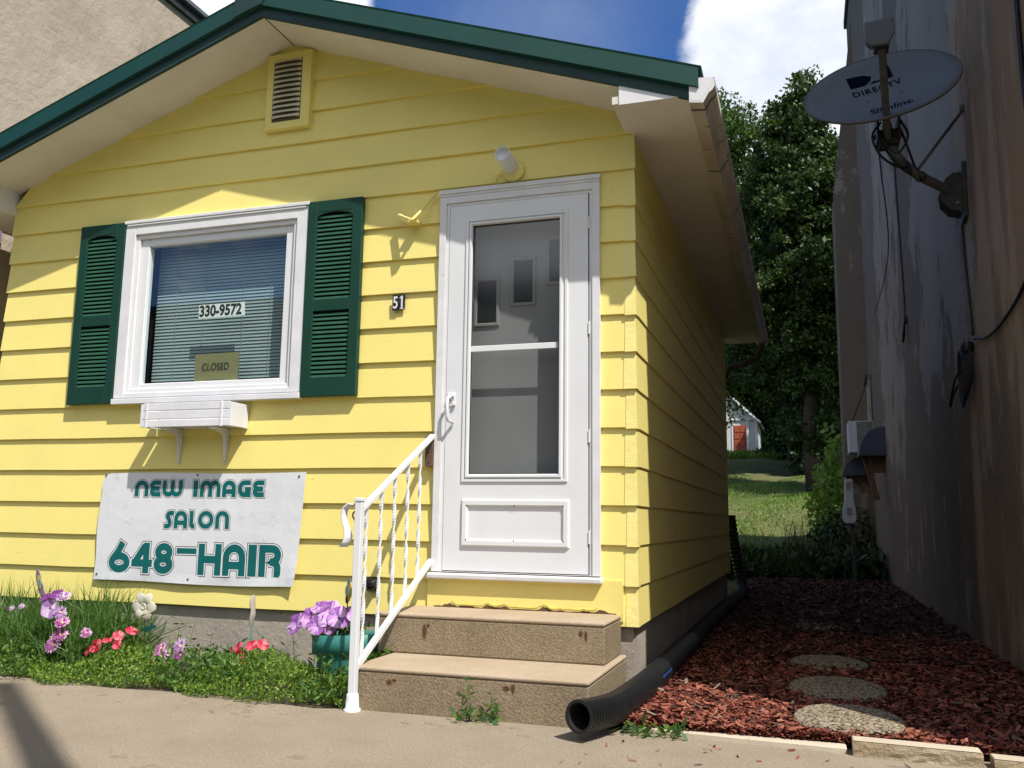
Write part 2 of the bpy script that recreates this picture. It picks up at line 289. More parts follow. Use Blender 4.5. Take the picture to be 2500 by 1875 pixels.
# ------------------------------------------------------------------ mesh helpers
WLOC = {}
class MB:
    def __init__(s): s.v = []; s.f = []; s.sm = []
    def add(s, vs, fs, smooth=False):
        o = len(s.v); s.v += [tuple(v) for v in vs]; s.f += [tuple(o+i for i in f) for f in fs]; s.sm += [smooth]*len(fs); return s
    def box(s, x0, x1, y0, y1, z0, z1):
        return s.add([(x0,y0,z0),(x1,y0,z0),(x1,y1,z0),(x0,y1,z0),(x0,y0,z1),(x1,y0,z1),(x1,y1,z1),(x0,y1,z1)],
              [(3,2,1,0),(4,5,6,7),(0,1,5,4),(1,2,6,5),(2,3,7,6),(3,0,4,7)])
    def bar(s, a, b, w, h, upv=(0,0,1)):
        a, b = Vector(a), Vector(b); d = (b-a).normalized(); u = Vector(upv); x = d.cross(u)
        if x.length < 1e-4: x = d.cross(Vector((1,0,0)))
        x.normalize(); y = x.cross(d).normalized(); vs = []
        for p in (a, b):
            for i, j in ((-1,-1),(1,-1),(1,1),(-1,1)): vs.append(p+x*(i*w/2)+y*(j*h/2))
        return s.add(vs, [(0,1,2,3),(7,6,5,4),(0,4,5,1),(1,5,6,2),(2,6,7,3),(3,7,4,0)])
    def tube(s, pts, r, n=10, caps=True, smooth=True):
        pts = [Vector(p) for p in pts]; k = len(pts); rs = r if hasattr(r, '__len__') else [r]*k
        t0 = (pts[1]-pts[0]).normalized(); x = t0.orthogonal().normalized(); vs = []
        for i, p in enumerate(pts):
            t = (pts[min(i+1,k-1)]-pts[max(i-1,0)]).normalized(); x = (x-t*x.dot(t)).normalized(); y = t.cross(x)
            for j in range(n): a = 2*math.pi*j/n; vs.append(p+(x*math.cos(a)+y*math.sin(a))*rs[i])
        fs = [(i*n+j, i*n+(j+1)%n, (i+1)*n+(j+1)%n, (i+1)*n+j) for i in range(k-1) for j in range(n)]
        s.add(vs, fs, smooth)
        if caps: o = len(s.v)-len(vs); s.f += [tuple(o+j for j in reversed(range(n))), tuple(o+(k-1)*n+j for j in range(n))]; s.sm += [False]*2
        return s
    def poly(s, pts): return s.add(pts, [tuple(range(len(pts)))])
    def prism(s, prof, axis, a, b):
        """2D profile extruded along axis; profile coordinates are the two other axes in order"""
        def P(u, v, w): return {'x':(w,u,v),'y':(u,w,v),'z':(u,v,w)}[axis]
        n = len(prof); vs = [P(u,v,a) for u,v in prof]+[P(u,v,b) for u,v in prof]
        return s.add(vs, [tuple(range(n)), tuple(reversed(range(n,2*n)))]+[(i,(i+1)%n+0,(i+1)%n+n,i+n) for i in range(n)])
    def lathe(s, prof, c, n=20, ax=(0,0,1), smooth=True):
        c = Vector(c); z = Vector(ax).normalized(); x = z.orthogonal().normalized(); y = z.cross(x); vs = []
        for (r, h) in prof:
            for j in range(n): a = 2*math.pi*j/n; vs.append(c+z*h+(x*math.cos(a)+y*math.sin(a))*r)
        k = len(prof); return s.add(vs, [(i*n+j, i*n+(j+1)%n, (i+1)*n+(j+1)%n, (i+1)*n+j) for i in range(k-1) for j in range(n)], smooth)
    def build(s, name, mat, parent=None, bevel=0, seg=1, loc=None, recalc=True, data_only=False):
        if parent is not None: L = WLOC[parent.name]
        elif loc is not None: L = Vector(loc)
        else:
            a = np.array(s.v); L = Vector(((a[:,0].min()+a[:,0].max())/2, (a[:,1].min()+a[:,1].max())/2, a[:,2].min()))
        me = bpy.data.meshes.new(name); me.from_pydata([Vector(v)-L for v in s.v], [], s.f); me.polygons.foreach_set('use_smooth', s.sm)
        if recalc:
            bm = bmesh.new(); bm.from_mesh(me); bmesh.ops.recalc_face_normals(bm, faces=bm.faces); bm.to_mesh(me); bm.free()
        me.materials.append(MT[mat] if isinstance(mat, str) else mat); me.update()
        o = bpy.data.objects.new(name, me); COL.objects.link(o)
        if parent is not None: o.parent = parent
        else: o.location = L
        WLOC[o.name] = L
        if bevel:
            b = o.modifiers.new('bevel', 'BEVEL'); b.width = bevel; b.segments = seg; b.limit_method = 'ANGLE'; b.angle_limit = rad(40)
        return o
def quads(name, V, mat, parent=None, loc=None, smooth=False):
    """V: (n,k,3) array of n k-gons"""
    V = np.asarray(V, dtype=np.float32); n, k, _ = V.shape
    L = WLOC[parent.name] if parent is not None else Vector(loc if loc is not None else (float(V[...,0].mean()), float(V[...,1].mean()), float(V[...,2].min())))
    me = bpy.data.meshes.new(name); co = (V.reshape(-1,3)-np.array(L, dtype=np.float32)).astype(np.float32)
    me.vertices.add(n*k); me.vertices.foreach_set('co', co.ravel()); me.loops.add(n*k); me.loops.foreach_set('vertex_index', np.arange(n*k, dtype=np.int32))
    me.polygons.add(n); me.polygons.foreach_set('loop_start', np.arange(0, n*k, k, dtype=np.int32))
    me.update(calc_edges=True); me.validate(); me.materials.append(MT[mat])
    o = bpy.data.objects.new(name, me); COL.objects.link(o)
    if parent is not None: o.parent = parent
    else: o.location = L
    WLOC[o.name] = L; return o
def empty(name, loc):
    o = bpy.data.objects.new(name, None); COL.objects.link(o); o.location = loc; o.empty_display_size = .1; WLOC[o.name] = Vector(loc); return o
def tag(o, label=None, cat=None, group=None, kind=None):
    if label: o['label'] = label
    if cat: o['category'] = cat
    if group: o['group'] = group
    if kind: o['kind'] = kind
    return o
def thing(name, loc, label, cat, group=None): return tag(empty(name, loc), label, cat, group)
def copy_tree(o, parent=None, shift=None):
    c = o.copy(); COL.objects.link(c); c.parent = parent
    if shift is not None: c.location = Vector(o.location)+Vector(shift)
    for ch in list(o.children): copy_tree(ch, c)
    return c

# ------------------------------------------------------------------ setting: ground
def gz(x, y):
    if y < 10.5: return 0.0
    t = y-10.5; return .116*t*t/(t+2.0)
def ground():
    m = MB(); xs = [-70,-40,-25,-15,-10,-7,-5,-3,-1.5,0,1,2,3.5,5,7,10,15,25,40,70]
    ys = [-30,-12,-3.6,-.9,0,2,4,6,8,10.5,11,11.5,12,12.7,13.5,14.5,16,18,20,23,26,30,34,38,42,46,50,55,60,66,72,80,95,120]
    vs = [(x,y,gz(x,y)-.012+(.12*math.sin(x*.7+y*.3)+.08*math.sin(x*1.9-y*.5))*min(1,max(0,(y-12)/6))) for y in ys for x in xs]; n = len(xs)
    m.add(vs, [(j*n+i,j*n+i+1,(j+1)*n+i+1,(j+1)*n+i) for j in range(len(ys)-1) for i in range(n-1)], True)
    tag(m.build('ground', 'lawn', loc=(0,0,0)), kind='structure')
    w = MB()
    ex = [-12,-5,-3.9,-3.2,-2.8,-2.4,-2.0,-1.6,-1.3,-1.12,-.2,.08,1.93,12]
    ey = [-.70,-.72,-.76,-.74,-.76,-.80,-.76,-.82,-.86,-.80,-.80,-.745,-.80,-.80]
    w.add([(x,-3.4,0) for x in ex]+[(x,y,0) for x,y in zip(ex,ey)]+[(x,-3.4,-.12) for x in ex]+[(x,y,-.05) for x,y in zip(ex,ey)],
          [(i,i+1,i+15,i+14) for i in range(13)]+[(i+28,i+29,i+1,i) for i in range(13)]+[(i+14,i+15,i+43,i+42) for i in range(13)])
    tag(w.build('sidewalk', 'sidewalk', loc=(0,0,0)), kind='structure')
    tag(MB().add([(-40,-14,-.1),(40,-14,-.1),(40,-3.4,-.1),(-40,-3.4,-.1)],[(0,1,2,3)]).build('road','asphalt',loc=(0,0,0)), kind='structure')
    tag(MB().add([(-5,-1.1,-.006),(-1.12,-1.1,-.006),(-1.12,0,-.006),(-5,0,-.006)],[(0,1,2,3)]).build('planting_bed','soil',loc=(0,0,0)), kind='structure')
    mm = MB(); nx, ny = 24, 70; vs = []
    for j in range(ny+1):
        for i in range(nx+1):
            x = -.05+2.0*i/nx; y = -.775+12.2*(j/ny)**1.4
            vs.append((x, y, (.020+.018*random.random() if j else .004)+gz(x,y)))
    mm.add(vs, [(j*(nx+1)+i,j*(nx+1)+i+1,(j+1)*(nx+1)+i+1,(j+1)*(nx+1)+i) for j in range(ny) for i in range(nx)], True)
    tag(mm.build('mulch_bed_ground','mulchbase',loc=(0,0,0)), kind='structure')
ground()

# ------------------------------------------------------------------ the salon
HX0, HX1, HD = -4.30, 0.0, 5.65
RX, RZ, RS = -2.15, 3.78, .35                                     # ridge x, rake underside height, slope
def rz(x): return RZ-RS*abs(x-RX)
OH = .355
house = thing('salon_house', (-2.15,0,0), 'small yellow clapboard salon with green roof edge and white storm door', 'building')
OPEN = [(-1.075,-.235,.565,2.66), (-3.25,-2.02,1.57,2.66)]         # door and window openings
def siding_front():
    m = MB(); k = 0; z = .323; T = .018
    while z < 3.8:
        z1 = min(z+.2, 3.80); zz0, zz1 = z, z1
        def lim(zv):
            if zv <= rz(HX1)+.04: return HX0, HX1
            h = max(0, (RZ+.04-zv)/RS); return RX-h, RX+h
        a0, b0 = lim(zz0); a1, b1 = lim(zz1)
        segs = [(a0,b0,a1,b1,zz0,zz1)]
        if zz0 < 2.66:
            segs = []; cuts = sorted(OPEN); bands = sorted({zz0, zz1, *[c for o in OPEN for c in (o[2],o[3]) if zz0 < c < zz1]})
            for p, q in zip(bands, bands[1:]):
                mid = (p+q)/2; xs = [a0]
                for o in cuts:
                    if o[2] < mid < o[3]: xs += [o[0], o[1]]
                xs.append(b0)
                for i in range(0, len(xs), 2): segs.append((xs[i],xs[i+1],xs[i],xs[i+1],p,q))
        def yy(zv): return T*(zv-z)/.2
        for (p0,q0,p1,q1,za,zb) in segs:
            nn = max(1, int((q0-p0)/.35)); 
            for i in range(nn):
                t0, t1 = i/nn, (i+1)/nn; xa, xb = p0+(q0-p0)*t0, p0+(q0-p0)*t1; xc, xd = p1+(q1-p1)*t0, p1+(q1-p1)*t1
                if i == nn-1 and abs(q0-HX1) < 1e-6: xb -= .0085*(za-z)/.2; xd = min(xd, HX1-.0085*(zb-z)/.2)
                j0 = .0016*math.sin(xa*5+z*31) if abs(za-z) < 1e-6 else 0; j1 = .0016*math.sin(xb*5+z*31) if abs(za-z) < 1e-6 else 0
                if abs(za-z) < 1e-6:
                    m.add([(xa,yy(za)+j0*.3,za+j0),(xb,yy(za)+j1*.3,za+j1),(xd,yy(zb),zb+.002),(xc,yy(zb),zb+.002),(xa,T+.004,za+j0),(xb,T+.004,za+j1)], [(0,1,2,3),(4,5,1,0)])
                else: m.add([(xa,yy(za),za),(xb,yy(za),za),(xd,yy(zb),zb+.002),(xc,yy(zb),zb+.002)], [(0,1,2,3)])
        z += .2; k += 1
    # the right side wall, same courses
    z = .323
    while z < 2.95:
        z1 = min(z+.2, 2.95); nn = 16
        for i in range(nn):
            ya, yb = HD*i/nn, HD*(i+1)/nn; j = .0016*math.sin(ya*4+z*17); jb = .0016*math.sin(yb*4+z*17)
            m.add([(0,ya,z+j),(0,yb,z+jb),(-.0085,yb,z1+.002),(-.0085,ya if i else .0175,z1+.002),(-.024,ya,z+j),(-.024,yb,z+jb)], [(0,1,2,3),(4,5,1,0)])
        z += .2
    m.add([(HX0,.018,.3),(HX0,HD,.3),(HX0,HD,3.1),(HX0,.018,3.1)], [(0,1,2,3)])
    m.add([(HX0,HD,.3),(0,HD,.3),(0,HD,3.0),(RX,HD,3.76),(HX0,HD,3.0)], [(0,1,2,3,4)])
    return m
siding_front().build('wall', 'siding', house, recalc=False)
# corner caps, one per course
cm = MB(); z = .323; k = 0
while z < 2.9:
    h = min(.198, 2.93-z); w = .062+.006*math.sin(k*2.3); e = .0035; dz = -.004*(k % 3)
    if k == 1: w *= 1.0
    t = .018*h/.2
    cm.add([(-w,-e,z+dz),(e,-e,z+dz),(e,.05,z+dz),(e-t*.47,.05,z+h),(e-t*.47,t-e,z+h),(-w,t-e,z+h),(-w,.02,z+dz),(-.02,.02,z+dz),(-.02,.05,z+dz)],
           [(0,1,4,5),(1,2,3,4),(0,6,7,1),(1,7,8,2),(0,5,6)])
    z += .2; k += 1
cm.build('corner_trim', 'corner', house, recalc=False)
f = MB(); f.box(HX0+.03, -.03, .03, HD-.03, -.1, .33)
f.build('foundation', 'found', house)
# bottom sheathing board between the sill and the steps
MB().box(-1.14,-.075, -.006,.012, .345,.545).build('skirt_board', 'siding', house)
pp = MB(); x = -1.10; pv = []
while x < -.10:
    h = .384+max(0,.010*math.sin(x*23)+.007*math.sin(x*61)+random.uniform(-.003,.004))+(.012 if -.95 < x < -.88 else 0); pv += [(x,-.0075,.378),(x,-.0075,h)]; x += .011
pp.add(pv, [(2*i,2*i+2,2*i+3,2*i+1) for i in range(len(pv)//2-1)]); pp.build('peeled_edge','peel', house, recalc=False)
pq_ = MB(); x = -1.0; pv = []
while x < -.2:
    h = .392+max(0,.010*math.sin(x*23)+.007*math.sin(x*61)); pv += [(x,-.0068,h-.003),(x,-.014-.004*math.sin(x*40),h+.003+random.uniform(0,.003))]; x += .011
pq_.add(pv, [(2*i,2*i+2,2*i+3,2*i+1) for i in range(len(pv)//2-1)]); pq_.build('paint_curl','siding', house, recalc=False)
# soffit (rake) left and right, cream, and eave box
s = MB(); e0 = HX0-.37; e1 = HX1+.37
for (a, b) in ((e0, RX-.002),(RX+.002, -.014)):
    s = MB(); s.add([(a,-OH,rz(a)),(b,-OH,rz(b)),(b,.03,rz(b)),(a,.03,rz(a))], [(0,1,2,3)])
    s.build('rake_soffit', 'soffit', house, recalc=False)
MB().box(RX-.002, RX+.002, -OH, .0, RZ-.004, RZ+.003).build('soffit_joint', 'dark', house)
eb = MB(); eb.add([(-.014,-OH,2.917),(.335,-OH,2.917),(.335,HD+.35,2.917),(-.014,HD+.35,2.917)], [(0,1,2,3)])
eb.add([(-.014,-OH,2.917),(-.014,-OH,rz(-.014)),(-.014,HD+.35,rz(-.014)),(-.014,HD+.35,2.917)], [(0,1,2,3)])
eb.add([(.335,-OH,2.917),(.335,-OH,3.0),(.335,HD+.35,3.0),(.335,HD+.35,2.917)], [(0,1,2,3)])
eb.build('eave_soffit', 'soffit', house, recalc=False); eb = MB()
MB().box(-.05,-.0145, -.35, .0, 2.925, 2.965).build('eave_return', 'soffit', house)
eb.add([(-4.29,-OH,2.87),(-4.67,-OH,2.87),(-4.67,HD,2.87),(-4.29,HD,2.87)], [(0,1,2,3)])
eb.add([(-4.29,-OH,2.87),(-4.29,-OH,3.03),(-4.29,.02,3.03),(-4.29,.02,2.87)], [(0,1,2,3)])
eb.build('eave_soffit', 'soffit', house, recalc=False)
en = MB(); en.add([(-.014,-OH,2.917),(.315,-OH,2.917),(.335,-OH,rz(.335)),(-.014,-OH,rz(-.014))], [(0,1,2,3)])
en.build('eave_end', 'white', house, recalc=False); en = MB()
en.add([(-4.67,-OH,2.87),(-4.29,-OH,2.87),(-4.29,-OH,rz(-4.29)),(-4.67,-OH,rz(-4.67))], [(0,1,2,3)])
en.build('eave_end', 'white', house, recalc=False)
# dark fascia under the green metal rake trim
fa = MB(); tr = MB()
for (a, b) in ((-4.70, RX),(RX, .385)):
    za, zb = rz(a), rz(b)
    fa.add([(a,-OH-.004,za-.012),(b,-OH-.004,zb-.012),(b,-OH-.004,zb+.10),(a,-OH-.004,za+.10),(a,-OH+.018,za-.012),(b,-OH+.018,zb-.012),(b,-OH+.018,zb+.1),(a,-OH+.018,za+.1)],
           [(0,1,2,3),(4,7,6,5),(0,4,5,1),(1,5,6,2),(3,2,6,7)])
    g = -OH-.030
    tr.add([(a,g,za+.050),(b,g,zb+.050),(b,g+.004,zb+.150),(a,g+.004,za+.150),(a,g+.02,za+.165),(b,g+.02,zb+.165),(a,0.02,za+.165),(b,0.02,zb+.165),(a,g+.026,za+.044),(b,g+.026,zb+.044)],
           [(0,1,2,3),(3,2,5,4),(4,5,7,6),(8,9,1,0)])
fa.build('fascia', 'darkgreen', house); 
rt_ = tr.build('rake_trim', 'green', house)
rf = MB()
for (a, b) in ((-4.72, RX),(RX, .40)):
    za, zb = rz(a)+.150, rz(b)+.150
    rf.add([(a,-OH-.03,za+.012),(b,-OH-.03,zb+.012),(b,HD+.35,zb+.012),(a,HD+.35,za+.012),(a,-OH-.01,za-.02),(b,-OH-.01,zb-.02),(b,HD+.34,zb-.02),(a,HD+.34,za-.02)], [(0,1,2,3),(7,6,5,4),(0,4,5,1),(0,3,7,4),(1,5,6,2)])
    y = -.2
    while y < HD+.2: rf.bar((a,y,za+.018),(b,y,zb+.018),.02,.02); y += .3
rf.build('roof', 'metalroof', house)
rc = MB(); w = .17
rc.add([(RX-w,-OH-.036,RZ-RS*w+.166),(RX,-OH-.036,RZ+.19),(RX+w,-OH-.036,RZ-RS*w+.166),(RX+w,HD+.35,RZ-RS*w+.166),(RX,HD+.35,RZ+.19),(RX-w,HD+.35,RZ-RS*w+.166),
        (RX-w,-OH-.036,RZ-RS*w+.052),(RX,-OH-.036,RZ+.048),(RX+w*.1,-OH-.036,RZ-RS*w*.1+.052),(RX+w*.35,-OH-.036,RZ-RS*w*.5+.166)], [(0,1,4,5),(1,2,3,4),(0,6,7,1),(1,7,8,9,2)])
rc.build('ridge_cap', 'darkgreen', house, recalc=False)
# gable vent
vt = MB(); vt.box(-2.312,-2.0,-.032,.016,3.215,3.716); vent = vt.build('gable_vent', 'siding', house, bevel=.003)
vb = MB(); vb.box(-2.262,-2.062,-.0335,-.0325,3.262,3.668); vb.build('vent_opening','ventin', vent)
vs_ = MB()
for i in range(12):
    z0 = 3.272+i*.0333; prof = []
    for q in range(9):
        t = q/8; x = -2.258+.192*t; b = math.sin(math.pi*min(1,max(0,t)))**.35
        prof.append((x, b))
    for (x, b), (x2, b2_) in zip(prof, prof[1:]):
        vs_.add([(x,-.035-.013*b,z0+.010),(x2,-.035-.013*b2_,z0+.010),(x2,-.035,z0+.031),(x,-.035,z0+.031)], [(0,1,2,3)])
vs_.build('vent_slat','vent', vent, recalc=False)
# gutter with a K profile, joints and stains
gp = [(.338,3.0),(.338,2.872),(.405,2.862),(.418,2.885),(.432,2.91),(.452,2.925),(.462,2.945),(.462,2.985),(.452,2.985),(.45,2.95),(.43,2.925),(.405,2.89),(.40,2.872),(.345,2.88),(.345,3.0)]
gt = MB()
n = len(gp); ys = [-OH-.02, HD+.25]
gt.add([(u,ys[0],v) for u,v in gp]+[(u,ys[1],v) for u,v in gp], [(i,(i+1)%n,(i+1)%n+n,i+n) for i in range(n)])
gutter = gt.build('gutter','gutter', house, recalc=True)
ge = MB(); ge.add([(u,-OH-.019,v) for u,v in gp[:8]], [tuple(range(8))]); ge.build('gutter_end_cap','white', gutter)
for y in (-.30,.52,1.35,2.2,3.0,3.9,4.8):
    q = [(u+(.003 if u > .37 else 0), v-.003) for u,v in gp[1:8]]
    gj = MB(); gj.add([(u,y,v) for u,v in q]+[(u,y+.012,v) for u,v in q], [(i,i+1,i+8,i+7) for i in range(6)]); gj.build('gutter_strap','darksteel', gutter, recalc=False)
ds = MB(); ds.tube([(.40,HD+.15,2.88),(.40,HD+.16,2.80),(.34,HD+.18,2.70),(.18,HD+.19,2.64),(.03,HD+.19,2.60),(-.05,HD+.12,2.45)], .038, 8)
ds.tube([(-.05,HD+.10,2.46),(-.05,HD+.10,.95)], .038, 8)
ds.build('downspout','downspout', house)
# --- window
win = empty('window', (-2.64,0,1.5)); win.parent = house; win.location = Vector((-2.64,0,1.5))-WLOC[house.name]
def frame(m, x0,x1,z0,z1,w,y0,y1, wb=None, wt=None):
    wb = wb if wb is not None else w; wt = wt if wt is not None else w
    m.box(x0,x0+w,y0,y1,z0,z1); m.box(x1-w,x1,y0,y1,z0,z1); m.box(x0+w,x1-w,y0,y1,z1-wt,z1); m.box(x0+w,x1-w,y0,y1,z0,z0+wb); return m
fr = MB(); frame(fr,-3.311,-1.969,1.566,2.700,.078,-.028,.03,.03,.072); fr.build('frame','oldwhite', win, bevel=.003)
hd = MB(); hd.box(-3.318,-1.962,-.040,.02,2.7005,2.722); hd.box(-3.300,-1.985,-.036,-.0285,2.686,2.700); hd.build('head_moulding','oldwhite', win, bevel=.003)
sl = MB(); sl.prism([(-.045,1.526),(-.045,1.560),(.03,1.5655),(.03,1.526)], 'x', -3.312, -1.966); sl.build('sill','oldwhite', win, bevel=.003)
jb = MB(); frame(jb,-3.2325,-2.0475,1.5965,2.6275,.026,-.012,.06); jb.build('jamb','white', win, bevel=.002)
sh = MB(); frame(sh,-3.206,-2.074,1.623,2.601,.062,.006,.055,.036,.048); sh.build('sash','alu', win, bevel=.004)
MB().add([(-3.146,.031,1.657),(-2.134,.031,1.657),(-2.134,.031,2.555),(-3.146,.031,2.555)],[(0,1,2,3)]).build('pane','winglass', win, recalc=False)
# --- blind inside (hangs in the window)
bl = thing('window_blind', (-2.6,.09,1.65), 'closed white slatted blind hanging behind the salon window glass', 'blind')
bm_ = MB(); z = 1.60
while z < 2.63:
    bm_.add([(-3.16,.128,z+.004),(-2.10,.128,z+.004),(-2.10,.1345,z+.0235),(-3.16,.1345,z+.0235)], [(0,1,2,3)]); z += .0215
bm_.build('slat','blind', bl, recalc=False)
bc = MB()
for x in (-3.0,-2.79,-2.5,-2.3): bc.bar((x,.125,1.65),(x,.125,2.62),.002,.002)
bc.build('ladder_cord','blind', bl)
MB().box(-3.25,-2.02,.19,.195,1.58,2.66).build('window_backing','dark', house)
# --- shutters
def shutter(x0, x1):
    s = MB(); z0, z1 = 1.535, 2.716; y0, y1 = -.036, .0; w = .062
    s.box(x0,x0+w,y0,y1,z0,z1); s.box(x1-w,x1,y0,y1,z0,z1)
    s.box(x0+w,x1-w,y0,y1,z0,z0+.105); mid0, mid1 = z0+.505, z0+.572; s.box(x0+w,x1-w,y0,y1,mid0,mid1); s.box(x0+w,x1-w,y0,y1,z1-.07,z1)
    a, b = x0+w, x1-w; n = 10                                       # the arched head of the upper panel
    for i in range(n):
        t0, t1 = i/n, (i+1)/n; h0 = .028*(1-math.sin(math.pi*t0)**.55); h1 = .028*(1-math.sin(math.pi*t1)**.55)
        s.prism([(a+(b-a)*t0,z1-.0705),(a+(b-a)*t1,z1-.0705),(a+(b-a)*t1,z1-.0705-h1-.004),(a+(b-a)*t0,z1-.0705-h0-.004)], 'y', y0, y1)
    o = s.build('shutter','shutter', house, bevel=.003)
    l = MB()
    for (p, q) in ((z0+.11, mid0-.004),(mid1+.004, z1-.076)):
        z = p
        while z < q-.012: l.add([(a,-.026,z),(b,-.026,z),(b,-.026,z+.0125),(a,-.026,z+.0125),(a,-.004,z+.020),(b,-.004,z+.020),(a,-.008,z+.004),(b,-.008,z+.004)], [(0,1,2,3),(3,2,5,4),(6,7,1,0)]); z += .0262
    l.build('louver','louver', o, recalc=False)
    MB().box(a,b,-.0025,-.001,z0+.1,z1-.07).build('shutter_backing','dark', o)
shutter(-3.669,-3.312); shutter(-1.968,-1.606)
# --- door casing and storm door
dc = MB(); frame(dc,-1.117,-.189,.565,2.662,.040,-.020,.03,0.001); dc.box(-1.117,-.189,-.024,.03,2.6625,2.676)
dc.box(-1.122,-.184,-.030,.03,2.6765,2.700); dc.build('door_casing','oldwhite', house, bevel=.003)
ji = MB(); frame(ji,-1.0765,-.2295,.566,2.6215,.017,-.010,.04,0.001); ji.build('door_jamb','white', house, bevel=.002)
th = MB(); th.prism([(-.045,.528),(-.048,.555),(.04,.5655),(.04,.528)], 'x', -1.135,-.178); th.build('door_sill','oldwhite', house, bevel=.006, seg=2)
sd = MB(); X0, X1, Z0, Z1 = -1.056,-.254,.572,2.602; y0 = -.012
gx0,gx1,gz0,gz1 = -.919,-.412,1.084,2.481
for (a,b,c,d) in ((X0,gx0,Z0,Z1),(gx1,X1,Z0,Z1),(gx0,gx1,Z0,gz0),(gx0,gx1,gz1,Z1)): sd.box(a,b,y0,.022,c,d)
door = sd.build('storm_door','alu', house)
def rframe(m, x0,x1,z0,z1,w,y0,y1,w2):                             # moulded frame with sloped faces
    o = [(x0,z0),(x1,z0),(x1,z1),(x0,z1)]; i_ = [(x0+w,z0+w),(x1-w,z0+w),(x1-w,z1-w),(x0+w,z1-w)]; mo = [(x0+w2,z0+w2),(x1-w2,z0+w2),(x1-w2,z1-w2),(x0+w2,z1-w2)]; mi = [(x0+w-w2,z0+w-w2),(x1-w+w2,z0+w-w2),(x1-w+w2,z1-w+w2),(x0+w-w2,z1-w+w2)]
    vs = [(x,y1,z) for x,z in o]+[(x,y0,z) for x,z in mo]+[(x,y0,z) for x,z in mi]+[(x,y1,z) for x,z in i_]
    fs = []
    for r in range(3):
        for j in range(4): fs.append((r*4+j, r*4+(j+1)%4, (r+1)*4+(j+1)%4, (r+1)*4+j))
    m.add(vs, fs); return m
gm = MB(); rframe(gm,-.957,-.362,1.040,2.520,.020,-.020,-.0121,.004); rframe(gm,-.936,-.392,1.062,2.499,.020,-.024,-.0125,.005); gm.build('glazing_bead','alu', door, recalc=False)
kp = MB(); rframe(kp,-.951,-.350,.700,.951,.040,-.026,-.0121,.009); kp.build('kick_panel_frame','alu', door, recalc=False)
for x in (-.918,-.65,-.383):
    for z in (.735,.916): ks = MB(); ks.lathe([(.0001,-.0),(.004,.0),(.004,.003)], (x,-.0265,z), 8, (0,1,0)); ks.build('screw','darksteel', door)
dg = MB(); dg.add([(gx0,.007,gz0),(gx1,.007,gz0),(gx1,.007,gz1),(gx0,.007,gz1)],[(0,1,2,3)]); dg.build('glass_pane','doorglass', door, recalc=False)
pb = MB(); pb.box(gx0,gx1-.012,-.002,.0055,1.757,1.789); pb.build('crossbar','alu', door, bevel=.002)
gs = MB(); frame(gs,gx0,gx1,gz0,gz1,.0045,.0005,.0058); gs.build('gasket','black', door)
for z in (2.434,1.854,1.278,.758): hg = MB(); hg.box(-.2515,-.2425,-.0185,-.010,z-.034,z+.034); hg.build('hinge','alu', door, bevel=.0015)
hd_ = MB(); hd_.box(-1.045,-.998,-.019,-.0125,1.455,1.530); hd_.box(-1.038,-1.004,-.036,-.0195,1.505,1.524); hd_.build('handle_plate','alu', door, bevel=.003)
hb = MB(); hb.tube([(-1.021,-.02,1.498),(-1.024,-.055,1.502),(-1.026,-.066,1.488),(-1.026,-.068,1.44),(-1.026,-.066,1.395),(-1.024,-.056,1.374),(-1.008,-.02,1.362)], [.008,.009,.0095,.010,.0095,.009,.008], 8)
hb.build('handle','alu', door)
MB().box(-1.012,-.996,-.030,-.0195,1.458,1.474).build('latch','alu', door, bevel=.002)
idr = MB(); idr.box(-1.04,-.26,.10,.13,.57,2.62); inner = idr.build('inner_door','innerdoor', house)
for (x0,x1,z0,z1) in ((-.921,-.812,1.941,2.181),(-.704,-.598,2.047,2.285),(-.495,-.40,2.155,2.391)):
    q = MB(); rframe(q,x0-.024,x1+.024,z0-.024,z1+.024,.024,.088,.0995,.006); q.build('pane_moulding','innerdoor', inner, recalc=False)
    MB().box(x0,x1,.0955,.0985,z0,z1).build('door_pane','innerpane', inner)
MB().box(-1.08,-.23,.135,.14,.5,2.66).build('door_backing','dark', house)

# ------------------------------------------------------------------ signs
def strokes(polys, w, ext, y, mat, name, parent):
    """flat ribbon lettering lying in a plane of constant y; polys = list of (points, closed)"""
    m = MB()
    for si, (pts, closed, w0) in enumerate(polys):
        ww = (w0+w)/2; P = [Vector((p[0],p[1])) for p in pts]
        if not closed:
            P[0] = P[0]-(P[1]-P[0]).normalized()*ext; P[-1] = P[-1]+(P[-1]-P[-2]).normalized()*ext
        n = len(P); A = []; B = []
        for i in range(n):
            a = P[i-1] if (i > 0 or closed) else None; b = P[(i+1)%n] if (i < n-1 or closed) else None
            d1 = (P[i]-a).normalized() if a is not None else (b-P[i]).normalized(); d2 = (b-P[i]).normalized() if b is not None else d1
            n1 = Vector((-d1.y,d1.x)); n2 = Vector((-d2.y,d2.x)); nn = (n1+n2); 
            nn = nn.normalized() if nn.length > 1e-5 else n1
            k = min(1/max(.35,nn.dot(n1)), 1.6); A.append(P[i]+nn*ww*k); B.append(P[i]-nn*ww*k)
        yy = y-.00001*si; o = []
        for i in range(n if closed else n-1):
            j = (i+1)%n; m.add([(B[i].x,yy,B[i].y),(B[j].x,yy,B[j].y),(A[j].x,yy,A[j].y),(A[i].x,yy,A[i].y)], [(0,1,2,3)])
    return m.build(name, mat, parent, recalc=False)
def arc(cx, cy, rx, ry, a0, a1, n=10): return [(cx+rx*math.cos(rad(a0+(a1-a0)*i/n)), cy+ry*math.sin(rad(a0+(a1-a0)*i/n))) for i in range(n+1)]
